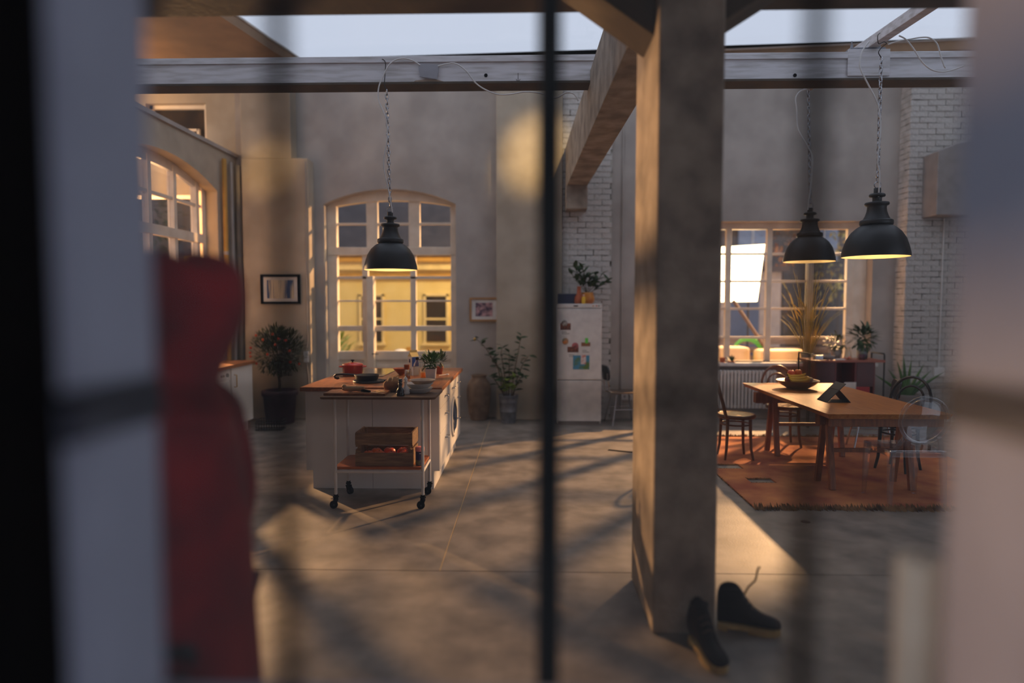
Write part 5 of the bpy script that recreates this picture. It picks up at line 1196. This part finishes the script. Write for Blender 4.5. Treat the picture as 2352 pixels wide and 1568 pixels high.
for x in (-3.6, -2.2, -.86, .48, 1.8):
    f_ = MB().box(x, x+.42, -.03, .0, .98, 1.92).build('window', dark_win, t)
    MB().box(x-.05, x, -.05, 0, .94, 1.96).build('window_frame', yellow_trim, f_); MB().box(x+.42, x+.47, -.05, 0, .94, 1.96).build('window_frame', yellow_trim, f_); MB().box(x-.05, x+.47, -.05, 0, 1.92, 1.98).build('window_head', yellow_trim, f_)
    MB().box(x, x+.42, -.045, -.03, 1.43, 1.47).build('window_bar', yellow_trim, f_); MB().box(x-.08, x+.5, -.08, 0, .9, .95).build('window_sill', yellow_trim, f_)
t = thing('garden_bench', 'ochre slatted bench in front of the yellow house', 'bench', (-2.3, 12.2, -.12))
for k in range(4): MB().box(-2.2, 2.0, -.03+.05*0, 0, .45+.12*k, .53+.12*k).build('slat', ochre_trim, t, bevel=.004)
for x in (-2.1, 0, 1.9): MB().box(x, x+.08, 0, .06, 0, .95).build('post', ochre_trim, t)
MB().box(-2.2, 2.0, -.4, -.05, .42, .46).build('seat', ochre_trim, t)
for x in (-2.1, 1.9): MB().box(x, x+.08, -.38, -.32, 0, .42).build('leg', ochre_trim, t)
t = thing('door_shrub', 'yellow-green shrub in a pot outside the left pane of the door', 'plant', (-3.35, 11.2, -.12)); vessel([(0, 0), (.15, 0), (.2, .35), (.18, .35), (0, .3)], 24).build('pot', terracotta, t)
mb = foliage(MB(), (0, 0, .8), (.28, .2, .4), 160, .22, .06, 81, .8, .1, .3); tag(mb.build('foliage', lime_leaf, t), kind='stuff')
t = thing('garden_planter', 'low reddish planter box outside the arched door', 'planter', (-2.35, 10.9, -.12)); MB().box(-.5, .55, -.12, .12, .78, .86).build('box', terracotta, t, bevel=.01); MB().box(-.4, .45, -.1, .1, 0, .78).build('stand', pale_block, t)
o = MB().sph((0, 0, .05), (.13, .1, .07), 18, 10).build('white_melon', gloss_white, loc=(-2.15, 10.9, .762)); tag(o, 'white rounded stone on the planter outside the door', 'stone')

# ================================================================== OUTSIDE THE GARDEN WINDOW
t = thing('softbox_lamp', 'glaring square softbox lamp on a stand outside the garden window', 'lamp', (0, 0, 0))
a = [P(1655, 567, 11.15), P(1757, 561, 11.45), P(1739, 692, 11.4), P(1655, 693, 11.15)]
mb = MB(); nrm = Vector((0, .03, 0)); mb.add(a+[p+nrm for p in a], [[0,1,2,3],[7,6,5,4],[0,4,5,1],[1,5,6,2],[2,6,7,3],[3,7,4,0]]); mb.build('diffuser', softbox_m, t)
c_ = sum(a, Vector())/4; b_ = c_+Vector((.3, .5, 0)); mb = MB(); mb.add([p+nrm*1.3 for p in a]+[b_], [[0,1,4],[1,2,4],[2,3,4],[3,0,4]]); mb.build('housing', black_steel, t)
mb = MB(); mb.cyl(b_, (b_.x, b_.y, -.12), .02); mb.build('stand', dark_metal, t)
for an in (0, 2.1, 4.2):
    mb = MB(); mb.cyl((b_.x, b_.y, .5), (b_.x+.45*math.cos(an), b_.y+.45*math.sin(an), -.11), .012); mb.build('tripod_leg', dark_metal, t)
o = MB().cyl(P(1684, 690, 10.6), P(1762, 806, 10.6), .028, n=10).build('wooden_pole', stem_m); tag(o, 'brown wooden pole leaning diagonally outside the garden window', 'pole')
t = thing('garden_sofa', 'outdoor bench carrying pale cushions below the garden window', 'sofa', (3.3, 10.35, -.12))
MB().box(-1.4, 1.4, -.3, .5, .55, .66).build('seat_frame', fence_m, t, bevel=.01)
for x in (-1.3, 0, 1.25):
    for y in (-.25, .22): MB().box(x, x+.06, y, y+.05, 0, .55).build('leg', fence_m, t)
for px0, px1, py, lb in ((1620, 1722, 797, 'pale cushion on the garden bench, left of the hose'), (1748, 1862, 804, 'long pale cushion on the garden bench, right of the hose')):
    p0 = P(px0, py, 10.2); p1 = P(px1, py, 10.2)
    o = MB().box(0, p1.x-p0.x, 0, .42, 0, p0.z-.54).build('bench_cushion', cushion_m, loc=(p0.x, 10.16, .54), bevel=.05, seg=4); tag(o, lb, 'cushion', 'bench cushions')
p = P(1716, 806, 10.75); t = thing('garden_hose', 'coil of bright green hose behind the bench cushions', 'hose', (p.x, 10.66, .54+.283))
for k in range(4):
    mb = MB(); r = .26-.012*k; mb.tube([(r*math.cos(2*PI*i/28), .03*k+.02*math.sin(2*PI*i/28), r*math.sin(2*PI*i/28)) for i in range(28)], .022, 8, closed=True); mb.build('coil', hose_m, t)
t = thing('timber_stack', 'stack of sawn pale timber boards outside the garden window', 'timber', (4.85, 12.4, -.12))
for k in range(16): MB().box(-.2+rnd.uniform(-.02, .02), .24+rnd.uniform(-.02, .02), -.15, .15, .058*k, .058*k+.052).build('board', fence_m if k % 3 else cushion_m, t, bevel=.004)
t = thing('slatted_fence', 'weathered horizontal slat fence in the garden', 'fence', (3.7, 13.2, -.12))
for k in range(6): MB().box(-2.8, 2.8, -.015, .015, .1+.17*k, .22+.17*k).build('slat', fence_m, t)
for x in (-2.7, -.9, .9, 2.6): MB().box(x, x+.08, .015, .08, 0, 1.15).build('post', fence_m, t)
t = thing('pale_shed', 'pale grey rendered shed with a blue door behind the fence', 'shed', (4.5, 15.2, -.12))
MB().box(-1.5, 1.3, 0, 1.6, 0, 2.5).build('wall', pale_block, t); MB().box(-1.65, 1.45, -.15, 1.7, 2.5, 2.62).build('roof', garden_wall, t); MB().box(.1, .8, -.03, 0, .1, 2.0).build('door', M('door_blue', (86, 104, 140), .6), t); MB().box(-1.1, -.5, -.03, 0, 1.0, 1.9).build('window', dark_win, t)
t = thing('dark_house', 'dark brown house rising at the back of the garden', 'house', (5.0, 19.0, -.12))
MB().box(-7, 5, 0, 4, 0, 5.2).build('wall', garden_wall, t); rf = MB().pyz([(-.4, 5.2), (4.4, 5.2), (2, 7)], -7.3, 5.3).build('roof', slate, t)
for x in (-5.5, -3.4, -1.2, 1.0, 3.0): f_ = MB().box(x, x+.8, -.04, 0, 3.0, 4.4).build('window', M('sky_pane', (150, 160, 180), .2), t); MB().box(x+.38, x+.42, -.06, -.04, 3.0, 4.4).build('window_bar', white_paint, f_)
for k, (px, py, Yp, s_) in enumerate(((1925, 610, 16.5, .8), (1800, 545, 16.8, .7))):
    p = P(px, py, Yp); t = thing('garden_tree', ['autumn-leaved small tree right of the softbox outside', 'bare-branched young tree high behind the far lamp'][k], 'tree', (p.x, Yp, -.12))
    mb = MB(); mb.tube([(0, 0, 0), (.03, 0, 1.0), (0, 0, p.z)], .04, 8, rs=[.05, .035, .015]); mb.build('trunk', stem_m, t)
    mb = foliage(MB(), (0, 0, p.z+.1), (s_, s_*.7, s_*1.1), 180, .16, .07, 90+k, .1, .2, .3); tag(mb.build('foliage', [straw, ochre][k], t), kind='stuff')
# tree outside the left window
t = thing('courtyard_tree', 'shadowy tree filling the arched side window', 'tree', (-8.1, 13.3, -.12)); mb = MB(); mb.tube([(0, 0, 0), (.05, 0, 1.2), (0, .1, 2.6)], .08, 8, rs=[.1, .08, .04]); mb.build('trunk', stem_m, t)
mb = foliage(MB(), (0, 0, 3.6), (.9, .9, 1.1), 700, .16, .07, 97, .1, .2, .3); tag(mb.build('foliage', olive_leaf, t), kind='stuff')
t = thing('courtyard_house', 'brown rendered house wall seen through the arched side window', 'house', (-11, 15, -.12)); MB().box(-8, 3.5, 0, .5, 0, 8.0).build('wall', garden_wall, t); MB().box(-8.2, 3.6, -.4, .6, 8.0, 8.2).build('eaves', slate, t)
